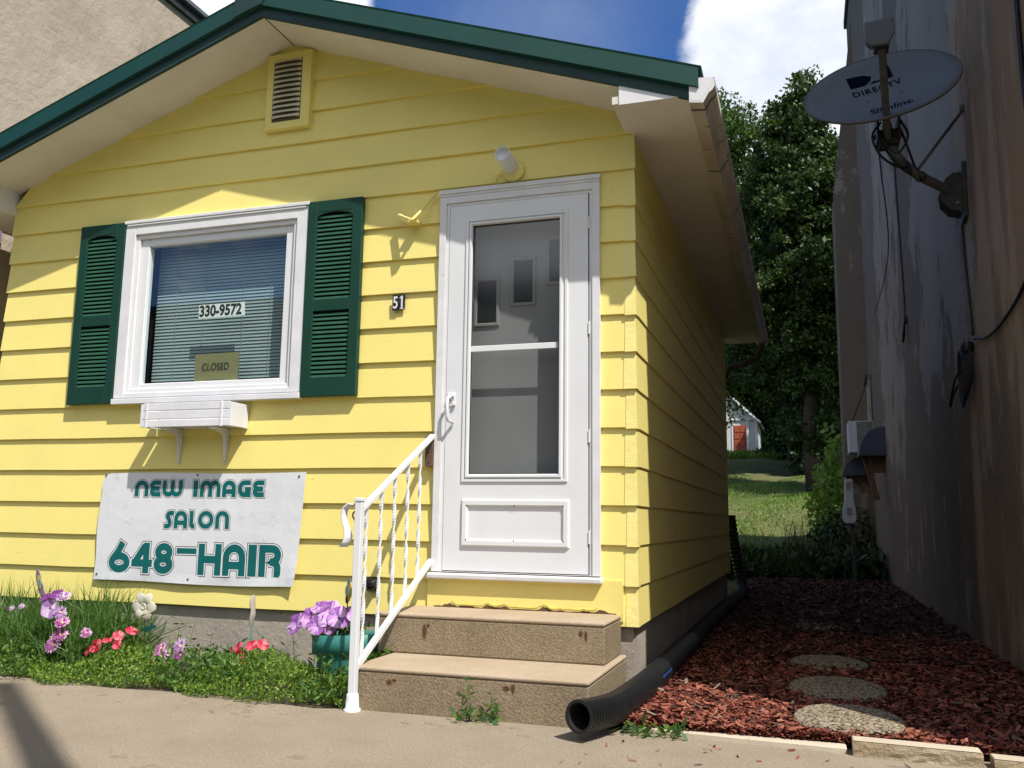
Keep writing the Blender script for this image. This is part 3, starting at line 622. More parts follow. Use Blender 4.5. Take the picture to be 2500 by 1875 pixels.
def glyph(ch, w, t):
    """retro rounded glyphs, height 1, width w, stroke t; centre lines"""
    a, b, T, Bt = t/2, w-t/2, 1-t/2, t/2
    R = (b-a)/2
    if ch in 'NA':
        cy = T-R if T-R > .3 else .5
        g = [([(a,0)]+arc((a+b)/2, T-min(R,.45), R, min(R,.45), 180, 0)+[(b,0)], False)]
        if ch == 'A': g.append(([(a,.33),(b,.33)], False))
        return g
    if ch == 'M':
        m = w/2; r = (m-a)/2; ry = min(.30, 1-t/2-.3)
        return [([(a,0)]+arc((a+m)/2, T-ry, r, ry, 180, 0)+[(m,0)], False), ([(m,.3)]+arc((m+b)/2, T-ry, r, ry, 180, 0)+[(b,0)], False)]
    if ch == 'W':
        m = w/2; r = (m-a)/2; ry = .26
        return [([(a,1)]+arc((a+m)/2, Bt+ry, r, ry, 180, 360)+[(m,1)], False), ([(m,.7)]+arc((m+b)/2, Bt+ry, r, ry, 180, 360)+[(b,1)], False)]
    if ch == 'E':
        r = (T-.5)/2; rb = (.5-Bt)/2
        return [([(w,T)]+arc(a+.20, T-r, .20, r, 90, 270)+[(w*.9,.5)], False), ([(w*.9,.5)]+arc(a+.18, .5-rb, .18, rb, 90, 270)+[(w,Bt)], False)]
    if ch == 'I': return [([(w/2,0),(w/2,1)], False)]
    if ch == '-': return [([(0,.5),(w,.5)], False)]
    if ch == 'H': return [([(a,0),(a,1)], False), ([(b,0),(b,1)], False), ([(a,.5),(b,.5)], False)]
    if ch == 'G': return [([(w*.97,T)]+arc(.42, .5, .42-a, .5-Bt, 90, 270, 14)+[(b,Bt),(b,.46),(w*.55,.46)], False)]
    if ch == 'O': return [(arc(w/2, .5, w/2-a, .5-Bt, 0, 360, 28)[:-1], True)]
    if ch == 'S': return [([(w,T)]+arc(.50*w+.06, T-.17, .22*w+.03, .17, 90, 190, 6)+[(.52*w,.5)]+arc(.34*w, Bt+.17, .26*w, .17, 20, -90, 6)+[(0,Bt)], False)]
    if ch == 'L': return [([(a,1)]+arc(a+.16, Bt+.16, .16, .16, 180, 270, 6)+[(w,Bt)], False)]
    if ch == '6': return [(arc(w/2, .335, w/2-a, .335-Bt, 0, 360, 26)[:-1], True), ([(w*.62,1),(w*.44,.72),(a+.005,.40)], False)]
    if ch == '4': return [([(w*.70,0),(w*.70,1)], False), ([(w*.62,.90),(a+.02,.36)], False), ([(0,.33),(w,.33)], False)]
    if ch == '8': return [(arc(w/2, .305, w/2-a, .305-Bt, 0, 360, 24)[:-1], True), (arc(w/2, .70, w/2-a-.03, T-.70, 0, 360, 24)[:-1], True)]
    if ch == 'R':
        r = (T-.47)/2; return [([(a,0),(a,T)]+arc(b-r, T-r, r, r, 90, -90, 10)+[(w*.60,.47)], False), ([(w*.50,.47)]+arc(b-.20,.27,.20,.20,90,0,8)+[(b,0)], False)]
    return []
sign = thing('salon_sign', (-2.64,-.012,.45), 'large white metal sign with teal lettering screwed below the window', 'sign')
sm_ = MB(); cs = []; nx, nz = 24, 12
for j in range(nz+1):
    for i in range(nx+1):
        u, v = i/nx, j/nz
        xl = -3.362+.012*v+.006*math.sin(v*9); xr = -1.950+.040*v
        if j == 0 and i == nx: xr -= .004
        x = xl+(xr-xl)*u; z = .452+.645*v-.012*math.sin(u*3.1)*(1-v)*.5+(.004*math.sin(u*7) if v in (0,1) else 0)
        curl = .020*max(0,(u-.90)/.10)**2*max(0,1-v*3.5)+.003*math.sin(u*17)*(1 if v < .03 else 0)
        if i == 0 and j == nz: x += .012; z -= .014
        cs.append((x, -.0125-curl, z))
sm_.add(cs, [(j*(nx+1)+i,j*(nx+1)+i+1,(j+1)*(nx+1)+i+1,(j+1)*(nx+1)+i) for j in range(nz) for i in range(nx)], False)
pl = sm_.build('panel','signmetal', sign, recalc=False); sol = pl.modifiers.new('solid','SOLIDIFY'); sol.thickness = .0015; sol.offset = 1
ROWS = [((.9475,1.0625,-.0018), .0290, 'NEW', [(-3.106,-2.989),(-2.994,-2.899),(-2.903,-2.741)]),
        ((.9475,1.0625,-.0018), .0290, 'IMAGE', [(-2.684,-2.629),(-2.633,-2.472),(-2.477,-2.367),(-2.369,-2.264),(-2.267,-2.174)]),
        ((.757,.878,.006), .0275, 'SALON', [(-2.873,-2.791),(-2.803,-2.693),(-2.694,-2.639),(-2.633,-2.509),(-2.512,-2.401)]),
        ((.487,.690,.004), .044, '648-HAIR', [(-3.264,-3.086),(-3.095,-2.923),(-2.932,-2.774),(-2.772,-2.610),(-2.618,-2.437),(-2.447,-2.273),(-2.281,-2.193),(-2.204,-2.036)])]
SY = -.0142
for (za, zb, slope), t, word, boxes in ROWS:
    outl = []
    m0 = .0078 if t < .04 else .0108                                  # outline margin around the teal stroke
    for ch, (xa, xb) in zip(word, boxes):
        xa += m0; xb -= m0; h = zb-za-2*m0; wu = (xb-xa)/h; tu = t/h
        for pts, closed in glyph(ch, wu, tu):
            if ch == '-': tw = .033; P = [(xa+p[0]*h, .636) for p in pts]
            else: tw = t if ch != 'I' else (xb-xa)*.84; P = [(xa+p[0]*h, za+m0+p[1]*h+slope*(xa+3.1)) for p in pts]
            outl.append((P, closed, tw, m0))
    for nm, mt, k, dy in (('lettering_outline','signline',1.0,0),('lettering_gap','signwhite',.60,-.0004),('lettering','signteal',0,-.0008)):
        Q = []
        for P, c, w, m0_ in outl:
            P = [Vector(p) for p in P]
            if not c and k: P = [P[0]-(P[1]-P[0]).normalized()*m0_*k]+P[1:-1]+[P[-1]+(P[-1]-P[-2]).normalized()*m0_*k]
            Q.append((P, c, w+2*m0_*k))
        strokes(Q, 0, 0, SY+dy, mt, nm, sign)
for x, z in ((-3.323,1.085),(-2.648,1.085),(-1.934-.02,1.075),(-3.336,.485),(-2.669,.472),(-1.975,.502)): sc_ = MB(); sc_.lathe([(.0001,-.004),(.0055,-.003),(.0065,0)], (x,-.0155,z), 8, (0,1,0)); sc_.build('screw','screw', sign)
def text(txt, name, mat, parent, x0, x1, z0, z1, y, offset=0, shear=0, rotx=True, mat4=None, spacing=1.0):
    cu = bpy.data.curves.new(name,'FONT'); cu.body = txt; cu.offset = offset; cu.shear = shear; cu.space_character = spacing
    o = bpy.data.objects.new(name, cu); COL.objects.link(o); dg_ = bpy.context.evaluated_depsgraph_get(); dg_.update()
    me = bpy.data.meshes.new_from_object(o.evaluated_get(dg_)); bpy.data.objects.remove(o); 
    co = np.empty(len(me.vertices)*3, dtype=np.float32); me.vertices.foreach_get('co', co); co = co.reshape(-1,3)
    mn, mx = co.min(0), co.max(0); u = (co[:,0]-mn[0])/(mx[0]-mn[0]); v = (co[:,1]-mn[1])/(mx[1]-mn[1])
    L = WLOC[parent.name]
    if mat4 is None: P = np.stack([x0+(x1-x0)*u, np.full_like(u,y), z0+(z1-z0)*v], 1)
    else:
        O, U, V = mat4; P = np.array(O)+np.outer(u, np.array(U))+np.outer(v, np.array(V))
    P = P-np.array(L); me.vertices.foreach_set('co', P.astype(np.float32).ravel()); me.materials.clear(); me.materials.append(MT[mat]); me.update()
    o = bpy.data.objects.new(name, me); COL.objects.link(o); o.parent = parent; WLOC[o.name] = L; return o
ph = thing('phone_sticker', (-2.585,.03,2.06), 'pale green sticker reading 330-9572 on the window glass', 'sign')
MB().add([(-2.752,.0285,2.060),(-2.415,.0285,2.062),(-2.420,.0285,2.147),(-2.752,.0285,2.146)], [(0,1,2,3)]).build('backing','paperwhite', ph)
text('330-9572','lettering','ink', ph, -2.746,-2.440,2.068,2.142,.0275, offset=.035)
cl = thing('closed_sign', (-2.61,.05,1.66), 'tan paper sheet reading CLOSED at the foot of the window', 'sign')
MB().add([(-2.768,.048,1.655),(-2.452,.044,1.655),(-2.452,.044,1.838),(-2.771,.048,1.836)], [(0,1,2,3)]).build('paper','paper', cl)
text('CLOSED','lettering','ink', cl, -2.712,-2.518,1.732,1.776,.0425)
text('PAUL MITCHELL','small_print','ink', cl, -2.675,-2.545,1.664,1.673,.0425)
hn = thing('house_number', (-1.36,0,2.02), 'black plaque with white numerals 51 on the siding', 'sign')
pq = MB(); pq.box(-1.400,-1.362,-.016,-.009,2.018,2.108); pq.box(-1.360,-1.325,-.012,-.005,2.022,2.110); pq.build('plate','plate', hn)
text('5','numeral','numeral', hn, -1.396,-1.366,2.028,2.100,-.0172, offset=.02)
ng = MB(); ng.box(-1.3475,-1.3365,-.0134,-.0128,2.030,2.102); ng.box(-1.3545,-1.3300,-.0134,-.0128,2.0255,2.0295); ng.add([(-1.3478,-.0132,2.102),(-1.3478,-.0132,2.090),(-1.3565,-.0132,2.086),(-1.3565,-.0132,2.090)],[(0,1,2,3)]); ng.build('numeral','numeral', hn, recalc=False)

# ------------------------------------------------------------------ things on the facade
fb = thing('flower_box', (-2.65,-.09,1.36), 'empty white wooden flower box on two brackets under the window', 'flower box')
b = MB()
for (z0,z1) in ((1.362,1.404),(1.409,1.457),(1.462,1.505)): b.box(-2.952,-2.347,-.168,-.152,z0,z1)
b.box(-2.93,-2.36,-.151,-.02,1.368,1.38); b.box(-2.95,-2.347,-.02,-.006,1.365,1.49)
b.build('board','oldwhite', fb, bevel=.002)
b = MB(); b.box(-2.3465,-2.330,-.168,-.035,1.360,1.500); b.box(-2.352,-2.328,-.034,.0,1.358,1.500); b.build('end_board','oldwhite', fb, bevel=.002)
b = MB(); b.box(-2.9685,-2.9525,-.168,-.02,1.364,1.500); b.build('end_board','oldwhite', fb, bevel=.002)
for x in (-2.922,-2.395): b = MB(); b.box(x-.007,x+.007,-.1735,-.1685,1.358,1.508); b.build('strap','white', fb, bevel=.0015)
for x in (-2.80,-2.472):
    b = MB(); b.box(x-.014,x+.014,-.150,-.004,1.347,1.3585)
    pr_ = [(-.13,1.345),(-.06,1.332),(-.035,1.318),(-.026,1.29),(-.012,1.165),(-.002,1.165),(-.002,1.345)]
    b.prism(pr_, 'x', x-.004, x+.004); b.add([(x-.016,-.003,1.345),(x+.016,-.003,1.345),(x+.006,-.003,1.155),(x-.006,-.003,1.155),(x-.016,-.007,1.345),(x+.016,-.007,1.345),(x+.006,-.007,1.155),(x-.006,-.007,1.155)],[(4,5,6,7),(0,4,7,3),(1,5,6,2),(3,7,6,2)])
    br = b.build('bracket','white', fb); MB().lathe([(.0001,-.004),(.0045,-.003),(.005,0)], (x,-.0072,1.168), 8, (0,1,0)).build('screw','screw', br)
lm = thing('wall_lamp', (-.69,0,2.79), 'white cylindrical wall lamp above the storm door', 'lamp')
ax = Vector((-.02,-1,.10)).normalized(); c0 = Vector((-.690,.0,2.795))
m = MB(); m.lathe([(.0001,.0),(.036,0),(.040,.006),(.043,.05),(.044,.175),(.0415,.185),(.0395,.182),(.038,.16),(.0001,.155)], c0, 28, ax); m.build('shade','alu', lm)
m = MB(); m.lathe([(.060,.008),(.064,.012),(.060,.018),(.03,.026),(.0001,.026)], c0+Vector((.008,0,-.018)), 20, (0,-1,0)); m.build('base','siding', lm)
m = MB(); m.tube([(-.735,-.012,2.775),(-.755,-.012,2.773),(-.775,-.012,2.760),(-.785,-.012,2.735),(-.785,-.010,2.705)], .003, 6); m.build('cord','siding', lm)
hk = thing('cable_bracket', (-1.27,0,2.5), 'yellow painted cable bracket jutting from the siding beside the door', 'bracket')
m = MB(); m.bar((-1.36,-.035,2.566),(-1.262,-.10,2.510),.03,.028); m.lathe([(.0001,0),(.016,0),(.016,.03),(.012,.03),(.0001,.028)], (-1.345,-.04,2.558), 12, (-.8,.3,.55)); m.build('clamp','siding', hk, bevel=.003)
m = MB(); m.tube([(-1.262,-.10,2.510),(-1.250,-.085,2.53),(-1.225,-.05,2.58),(-1.19,-.022,2.645),(-1.150,-.012,2.695)], .009, 8); m.build('tube','siding', hk)
MB().box(-1.30,-1.24,-.06,-.002,2.515,2.535).build('foot','siding', hk, bevel=.003)
dvn = thing('outlet_cap', (-1.465,0,.45), 'black plastic outlet cap low on the siding behind the railing', 'outlet')
m = MB(); m.lathe([(.0001,-.062),(.020,-.060),(.031,-.05),(.033,-.02),(.036,0)], (-1.465,.004,.485), 18, (0,1,0)); m.build('cap','black', dvn)
m = MB(); m.box(-1.505,-1.425,-.012,.002,.448,.522); m.build('base','black', dvn, bevel=.006)
wb = thing('wood_block', (-1.14,-.03,1.12), 'weathered brown wood block beside the door casing under the handrail end', 'block')
MB().box(-1.164,-1.1185,-.034,-.001,1.125,1.29).build('block','wood', wb, bevel=.002)
for z in (1.25,1.205,1.15): m = MB(); m.lathe([(.0001,-.002),(.004,-.001),(.004,.001)], (-1.14,-.0355,z), 8, (0,1,0)); m.build('nail','screw', wb)

# ------------------------------------------------------------------ steps
st = thing('concrete_steps', (-.65,0,0), 'two worn tan concrete steps with rust stains in front of the door', 'steps')
def slab(x0,x1,y0,z0,z1,name):
    t = MB(); t.box(x0-.003,x1+.003,y0-.005,-.0045,z1-.020,z1); o = t.build('tread','tread', st); b = o.modifiers.new('bevel','BEVEL'); b.width = .011; b.segments = 3; b.limit_method='ANGLE'
    m = MB(); m.box(x0,x1,y0,-.004,z0,z1-.0202); o = m.build(name,'step', st)
    bm = bmesh.new(); bm.from_mesh(o.data); bmesh.ops.subdivide_edges(bm, edges=bm.edges, cuts=1)
    bm.to_mesh(o.data); bm.free(); b = o.modifiers.new('bevel','BEVEL'); b.width = .008; b.segments = 2; b.limit_method='ANGLE'
    return o
slab(-1.15,-.062,-.815,-.06,.188,'lower_step'); slab(-1.235,-.086,-.392,.1885,.380,'upper_step')

# ------------------------------------------------------------------ handrail
hr = thing('handrail', (-1.125,-.85,0), 'white wrought iron handrail with twisted balusters beside the steps', 'handrail')
XR = -1.122
m = MB(); m.box(XR-.0165,XR+.0165,-.8665,-.8335,.05,.915); m.build('post','alu', hr, bevel=.002)
m = MB(); m.box(XR-.020,XR+.020,-.870,-.830,.9155,.933); m.build('post_cap','alu', hr, bevel=.003)
m = MB(); m.lathe([(.038,0),(.038,.010),(.030,.014),(.028,.06),(.0245,.075),(.0001,.075)], (XR,-.85,.0), 20); m.build('foot','alu', hr)
m = MB(); m.bar((XR,-.833,.880),(XR,-.030,1.293),.030,.022); m.build('top_rail','alu', hr, bevel=.003)
m = MB(); m.bar((XR,-.833,.180),(XR,-.012,.620),.024,.026); m.build('bottom_rail','alu', hr, bevel=.002)
for y in (-.781,-.632,-.486,-.335,-.187):
    m = MB(); za = .180+(y+.833)*(.440/.821)+.012; zb = .880+(y+.833)*(.413/.803)-.010; n = 46; vs = []
    for i in range(n+1):
        t = i/n; z = za+(zb-za)*t; tw = 0 if t < .08 else ((t-.08)/.84 if t < .92 else 1)
        a = math.pi*4.0*tw+.3
        for q in range(4):
            w = .0095 if q in (0,2) else .0095; aa = a+math.pi/4+q*math.pi/2; hw, hh = .0085, .0040
            lx, ly = (hw if q in (0,3) else -hw), (hh if q in (0,1) else -hh)
            vs.append((XR+lx*math.cos(a)-ly*math.sin(a), y+lx*math.sin(a)+ly*math.cos(a), z))
    m.add(vs, [(i*4+j,i*4+(j+1)%4,(i+1)*4+(j+1)%4,(i+1)*4+j) for i in range(n) for j in range(4)]); m.build('baluster','alu', hr)
m = MB(); sp = [(-.0,.862),(.012,.885),(-.002,.902),(-.028,.905),(-.052,.890),(-.060,.860),(-.055,.825),(-.040,.79),(-.034,.76),(-.040,.735),(-.055,.712)]
sp = [(XR-.018+min(0,u), v) for u, v in sp][2:]
vs = []
for i, (x, z) in enumerate(sp):
    w = .016+.006*(i > 5); vs += [(x-w*.55,-.852-w*.8,z),(x+w*.55,-.852+w*.8,z)]
m.add(vs, [(2*i,2*i+1,2*i+3,2*i+2) for i in range(len(sp)-1)], True); so_ = m.build('scroll','alu', hr, recalc=False); q = so_.modifiers.new('solid','SOLIDIFY'); q.thickness = .005; q.offset = 0
m = MB(); m.tube([(XR-.018,-.852,.872),(XR-.030,-.852,.866),(XR-.034,-.852,.850),(XR-.024,-.852,.835),(XR-.018,-.852,.828)], .004, 6); m.build('scroll_curl','darksteel', hr)

# ------------------------------------------------------------------ drain pipe
def catmull(P, n=12):
    P = [Vector(p) for p in P]; Q = [P[0]*2-P[1]]+P+[P[-1]*2-P[-2]]; out = []
    for i in range(1, len(Q)-2):
        for k in range(n):
            t = k/n; a, b, c, d = Q[i-1], Q[i], Q[i+1], Q[i+2]
            out.append(.5*((2*b)+(c-a)*t+(2*a-5*b+4*c-d)*t*t+(3*b-a-3*c+d)*t*t*t))
    out.append(P[-1]); return out
dp = thing('drain_pipe', (0,-.9,0), 'long black corrugated drain pipe lying along the house corner and mulch', 'pipe')
path = catmull([(-.045,-1.055,.098),(.0,-.93,.090),(.038,-.75,.083),(.056,-.45,.080),(.066,-.05,.078),(.066,.6,.072),(.066,1.6,.07),(.066,3.0,.07),(.075,4.5,.07),(.11,5.5,.075),(.11,5.85,.12),(.08,5.98,.3),(.03,5.92,.62),(.0,5.85,.92)], 40)
# resample by length
L = [0]
for a, b in zip(path, path[1:]): L.append(L[-1]+(b-a).length)
def at(s_):
    import bisect
    i = min(max(bisect.bisect(L, s_)-1, 0), len(path)-2); t = (s_-L[i])/max(1e-6, L[i+1]-L[i]); return path[i].lerp(path[i+1], min(max(t,0),1))
step = .0042; S_ = L[-1]; ns = int(S_/step); pts = []; rs = []
s_ = 0
while s_ < S_:
    near = s_ < 2.6; st_ = .0025 if near else .012
    pts.append(at(s_)); ph_ = (s_ % (.020 if near else .048))/(.020 if near else .048); rs.append(.0545+(.0090 if ph_ < .55 else 0)); s_ += st_
m = MB(); m.tube(pts, rs, 28, caps=False, smooth=False); m.build('tube','rubber', dp, recalc=True)
m = MB(); m.tube([at(x*.02) for x in range(0,16)], .0515, 20, caps=False); m.build('inner_wall','dark', dp)
m = MB()                                                             # flat lip that joins inner and outer wall
p0 = at(0); tt = (at(.01)-p0).normalized(); m.lathe([(.0515,0),(.0635,0)], p0, 28, tt); m.build('lip','rubber', dp)
m = MB(); bs = [at(1.0+.03*i) for i in range(11)]; vs = []
for p in bs: vs += [p+Vector((.0605,0,.020)), p+Vector((.0585,0,.028))]
m.add([v+Vector((.004,0,0)) for v in vs], [(2*i,2*i+1,2*i+3,2*i+2) for i in range(len(bs)-1)]); m.build('stripe','blue', dp)

# ------------------------------------------------------------------ edging and stepping stones
e = thing('edging_strip', (.5,-.78,0), 'thin cream concrete edging strip flush with the sidewalk by the mulch', 'edging')
m = MB(); m.prism([(.095,-.785),(.095,-.700),(.30,-.715),(.60,-.735),(.925,-.775),(.925,-.845),(.60,-.825),(.30,-.805)], 'z', -.02, .020); m.build('strip','edging', e, bevel=.004)
def edge_block(x0, x1, z1, label):
    o = thing('edging_block', ((x0+x1)/2,-.83,0), label, 'edging', 'tan split faced edging blocks along the mulch')
    m = MB(); dx = (x1-x0)/12; 
    for face in range(1):
        ny, nz = 12, 5; vs = []
        for j in range(nz+1):
            for i in range(ny+1):
                x = x0+dx*i; y = -.872-.075*(x-.94)+(-.006*random.random() if 0 < j < nz else 0); vs.append((x,y,-.02+(z1+.02)*j/nz))
        m.add(vs, [(j*(ny+1)+i,j*(ny+1)+i+1,(j+1)*(ny+1)+i+1,(j+1)*(ny+1)+i) for j in range(nz) for i in range(ny)])
    def yf(x): return -.872-.075*(x-.94)
    m.add([(x0,yf(x0),z1),(x1,yf(x1),z1),(x1,yf(x1)+.085,z1),(x0,yf(x0)+.085,z1),(x0,yf(x0),-.02),(x1,yf(x1),-.02),(x1,yf(x1)+.085,-.02),(x0,yf(x0)+.085,-.02)], [(0,1,2,3),(0,3,7,4),(1,5,6,2),(3,2,6,7)])
    m.build('block','block', o, recalc=False)
    m = MB(); m.add([(x0+.003,yf(x0)+.002,z1+.0025),(x1-.003,yf(x1)+.002,z1+.0025),(x1-.003,yf(x1)+.083,z1+.0025),(x0+.003,yf(x0)+.083,z1+.0025)], [(0,1,2,3)]); m.build('cap_face','edging', o)
edge_block(.945,1.372,.052,'tan split faced edging block standing nearest the round stepping stones')
edge_block(1.405,1.80,.036,'tan edging block half cut off at the right corner of the picture')
STN = [(.945,-.515,.215,.066,4.5,'round pebbled stepping stone half in the sun nearest the sidewalk'),
       (.925,.22,.225,.066,4.0,'second round stepping stone, fully shaded, behind the sunlit one'),
       (.905,1.10,.215,.058,3.0,'third round stepping stone deep in the alley shade'),
       (.89,2.1,.215,.04,2.0,'fourth round stepping stone back in the dark alley'),
       (.87,3.2,.215,.04,1.5,'fifth round stepping stone, farther than the house middle'),
       (.86,4.4,.215,.04,1.5,'farthest round stepping stone near the rear of the alley')]
for (x,y,r,z,tilt,lb) in STN:
    m = MB(); n = 48; ring = []
    prof = [(r,-.05),(r,z-.012),(r-.006,z-.003),(r-.016,z),(.0001,z)]
    for (rr, h) in prof:
        for j in range(n):
            a = 2*math.pi*j/n; k = 1+.006*math.sin(a*5+x*9)+.004*math.sin(a*11); yy_ = rr*k*math.sin(a)*1.02; ring.append((x+rr*k*math.cos(a), y+yy_, h+(yy_*math.tan(rad(tilt)) if h > 0 else 0)))
    m.add(ring, [(i*n+j,i*n+(j+1)%n,(i+1)*n+(j+1)%n,(i+1)*n+j) for i in range(4) for j in range(n)], True)
    tag(m.build('stepping_stone','pebble', loc=(x,y,0)), lb, 'stepping stone', 'round pebbled stepping stones down the alley')

# ------------------------------------------------------------------ mulch chips and debris
def chips(n, xr, yr, zf, lmin, lmax, name, mat, lab, cat, dens=None, zr=.03):
    x = RNG.uniform(*xr, n); y = yr[0]+(yr[1]-yr[0])*RNG.random(n)**(dens or 1); z = zf+RNG.random(n)*zr+np.array([gz(0,v) for v in y])
    L_ = RNG.uniform(lmin, lmax, n)*(1+np.clip(y,0,8)*.12); W_ = L_*RNG.uniform(.18,.42,n); a = RNG.uniform(0, math.pi*2, n); p = RNG.normal(0,.28,n); q = RNG.normal(0,.5,n)
    d = np.stack([np.cos(a)*np.cos(p), np.sin(a)*np.cos(p), np.sin(p)],1); s_ = np.stack([-np.sin(a)*np.cos(q), np.cos(a)*np.cos(q), np.sin(q)],1)
    c = np.stack([x,y,z],1); nrm = np.cross(d, s_)
    A = c-d*L_[:,None]/2-s_*W_[:,None]/2*.6; B = c+d*L_[:,None]/2-s_*W_[:,None]/2; C_ = c+d*L_[:,None]/2*.8+s_*W_[:,None]/2; D = c-d*L_[:,None]/2+s_*W_[:,None]/2
    V = np.stack([A,B,C_,D],1)
    o = quads(name, V, mat); return o
def in_bed(): pass
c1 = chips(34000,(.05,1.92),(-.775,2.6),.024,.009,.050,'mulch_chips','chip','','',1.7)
c4 = chips(20000,(.05,1.92),(1.3,10.6),.028,.012,.045,'shade_tinted_mulch','chipshade','','',1.5)  # rear chips take the darkened colour to deepen the alley shade
tag(c4, 'dark brown mulch and leaf litter deep in the alley, shade put into its colour', 'mulch', kind='stuff')
tag(c1, 'red wood chip mulch covering the alley between the buildings', 'mulch', kind='stuff')
c2 = chips(420,(.05,1.92),(-.72,6),.042,.014,.05,'bark_pieces','chipgrey','','',2.2)
tag(c2, 'larger grey and pale bark pieces scattered over the red mulch', 'mulch', kind='stuff')
c3 = chips(46,(-.1,1.7),(-1.35,-.86),.003,.008,.032,'stray_chips','chip','','',None,.003)
tag(c3, 'stray red mulch chips on the sidewalk in front of the edging', 'mulch', kind='stuff')

nt = 46; V = []
for i in range(nt):
    x = RNG.uniform(-3.1,-.25); y = RNG.uniform(-1.06,-.86)-(.06 if x < -1.1 else 0); a = RNG.uniform(-.6,.6); L_ = RNG.uniform(.015,.06); w_ = RNG.uniform(.0012,.003)
    d = np.array([math.cos(a), math.sin(a), 0])*L_; q = np.array([-math.sin(a), math.cos(a), 0])*w_; c_ = np.array([x,y,.003]); V.append([c_-d/2-q, c_+d/2-q*.5+np.array([0,0,.004]), c_+d/2+q*.5+np.array([0,0,.004]), c_-d/2+q])
tag(quads('twigs', np.array(V), 'bark'), 'thin dry twigs and stems littering the sidewalk below the bed', 'twigs', kind='stuff')
# ------------------------------------------------------------------ planting
def leaves(C, size, up_bias=.3, asp=.45, fold=.0, dirs=None):
    n = len(C); d = RNG.normal(0,1,(n,3)); d[:,2] += up_bias
    if dirs is not None: d = d*.5+dirs
    d /= np.linalg.norm(d,axis=1)[:,None]; r = RNG.normal(0,1,(n,3)); s_ = np.cross(d, r); s_ /= np.linalg.norm(s_,axis=1)[:,None]
    S = (np.asarray(size)*RNG.uniform(.6,1.25,n))[:,None]
    A = C; B = C+d*S*.45+s_*S*asp/2; T_ = C+d*S; D = C+d*S*.45-s_*S*asp/2
    return np.stack([A,B,T_,D],1)
def blades(n, xr, yr, h, w, lean=.35, segs=3, hf=None):
    out = []; x = RNG.uniform(*xr,n); y = RNG.uniform(*yr,n)
    H = RNG.uniform(*h,n)
    if hf is not None: H = H*hf(x,y)
    a = RNG.uniform(0,2*math.pi,n); le = np.abs(RNG.normal(0,lean,n)); W_ = RNG.uniform(*w,n); b = RNG.uniform(0,math.pi,n)
    for k in range(segs):
        t0, t1 = k/segs, (k+1)/segs
        def P(t): return np.stack([x+np.cos(a)*le*H*t**2, y+np.sin(a)*le*H*t**2, H*(t-.25*np.clip(le,0,1.2)*t**2)],1)
        p0, p1 = P(t0), P(t1); w0 = (W_*(1-t0**1.6))[:,None]/2; w1 = (W_*(1-t1**1.6))[:,None]/2+.0002; sd_ = np.stack([np.cos(b),np.sin(b),np.zeros(n)],1)
        out.append(np.stack([p0-sd_*w0,p0+sd_*w0,p1+sd_*w1,p1-sd_*w1],1))
    return np.concatenate(out)
# tall grass clump against the wall at the left
V = blades(3900,(-4.3,-2.88),(-.60,-.04),(.17,.52),(.008,.020),.72,5,lambda x,y: np.clip(1.05-.30*np.abs((x+3.5)/.8)**2,.5,1)*np.clip(.62+.85*(y+.6),.55,1))
tag(quads('tall_grass', V, 'grass'), 'tall tufts of green grass growing against the wall at the left', 'grass', kind='stuff')
# low ground cover
def cover_edge(x): return -.80-.05*np.sin(x*6.3)-.03*np.sin(x*15)-.06*np.clip((x+2.2)/1.0,0,1)
n = 34000; x = RNG.uniform(-4.4,-1.145,n); y = cover_edge(x)+(-.10-cover_edge(x))*RNG.random(n)**1.25
hmax = (.035+(.115+.075*np.clip((x+2.1)/.7,0,1))*np.clip((y-cover_edge(x))/.14,0,1)*(.62+.38*np.sin(x*8+y*5)))*np.clip((-y-.02)/.25,.35,1); z = RNG.random(n)**.7*np.clip(hmax,.012,1)
V = leaves(np.stack([x,y,z],1), .019, .9, .5)
tag(quads('ground_cover', V, 'cover'), 'low bright green ground cover spilling from the bed onto the sidewalk', 'ground cover', kind='stuff')
n = 7600; x = RNG.uniform(-3.6,-1.15,n); y = RNG.uniform(-.86,-.12,n); k = np.sin(x*5.1)+np.sin(y*9+x*3) > .1; x, y = x[k], y[k]; z = .03+RNG.random(len(x))*(.11+.07*np.clip((x+2.1)/.7,0,1))*np.clip((y+.90)/.12,.2,1)
V = leaves(np.stack([x,y,z],1), .038, .5, .36)
tag(quads('broad_leaf_weeds', V, 'coverdark'), 'darker pointed leaf weeds mixed through the ground cover', 'weeds', kind='stuff')
# individual upright weeds
def weed(x, y, h, lb, lean=0., n=5, ls=.045, cat='weed', grp='slender upright weeds standing in front of the foundation'):
    t = thing('weed', (x,y,0), lb, cat, grp)
    m = MB(); P = [(x,y,0),(x+lean*h*.3,y,h*.5),(x+lean*h,y,h)]; P = catmull(P,4); m.tube(P, [.0022*(1-.5*i/len(P)) for i in range(len(P))], 5); m.build('stem','coverdark', t)
    C_ = []; D_ = []
    for i in range(n):
        tt_ = .35+.65*i/(n-1); p = P[min(len(P)-1,int(tt_*(len(P)-1)))]
        for sgn in (-1,1): C_.append(p); D_.append((sgn*1.6, random.uniform(-.6,.6), .6))
    quads('foliage', leaves(np.array(C_), ls, .2, .30, dirs=np.array(D_)), 'coverdark', t)
WL = ['weed with a forked top under the beige stake flower','tall slender weed right of the beige stake flower','second slender weed right of the beige stake flower','short weed left of the sign middle in front of foundation','short weed halfway along the foundation','weed left of the narrow grey stake','weed right of the red flowers near the pot','leafy weed standing before the teal pot','weed at the left edge of the teal pot']
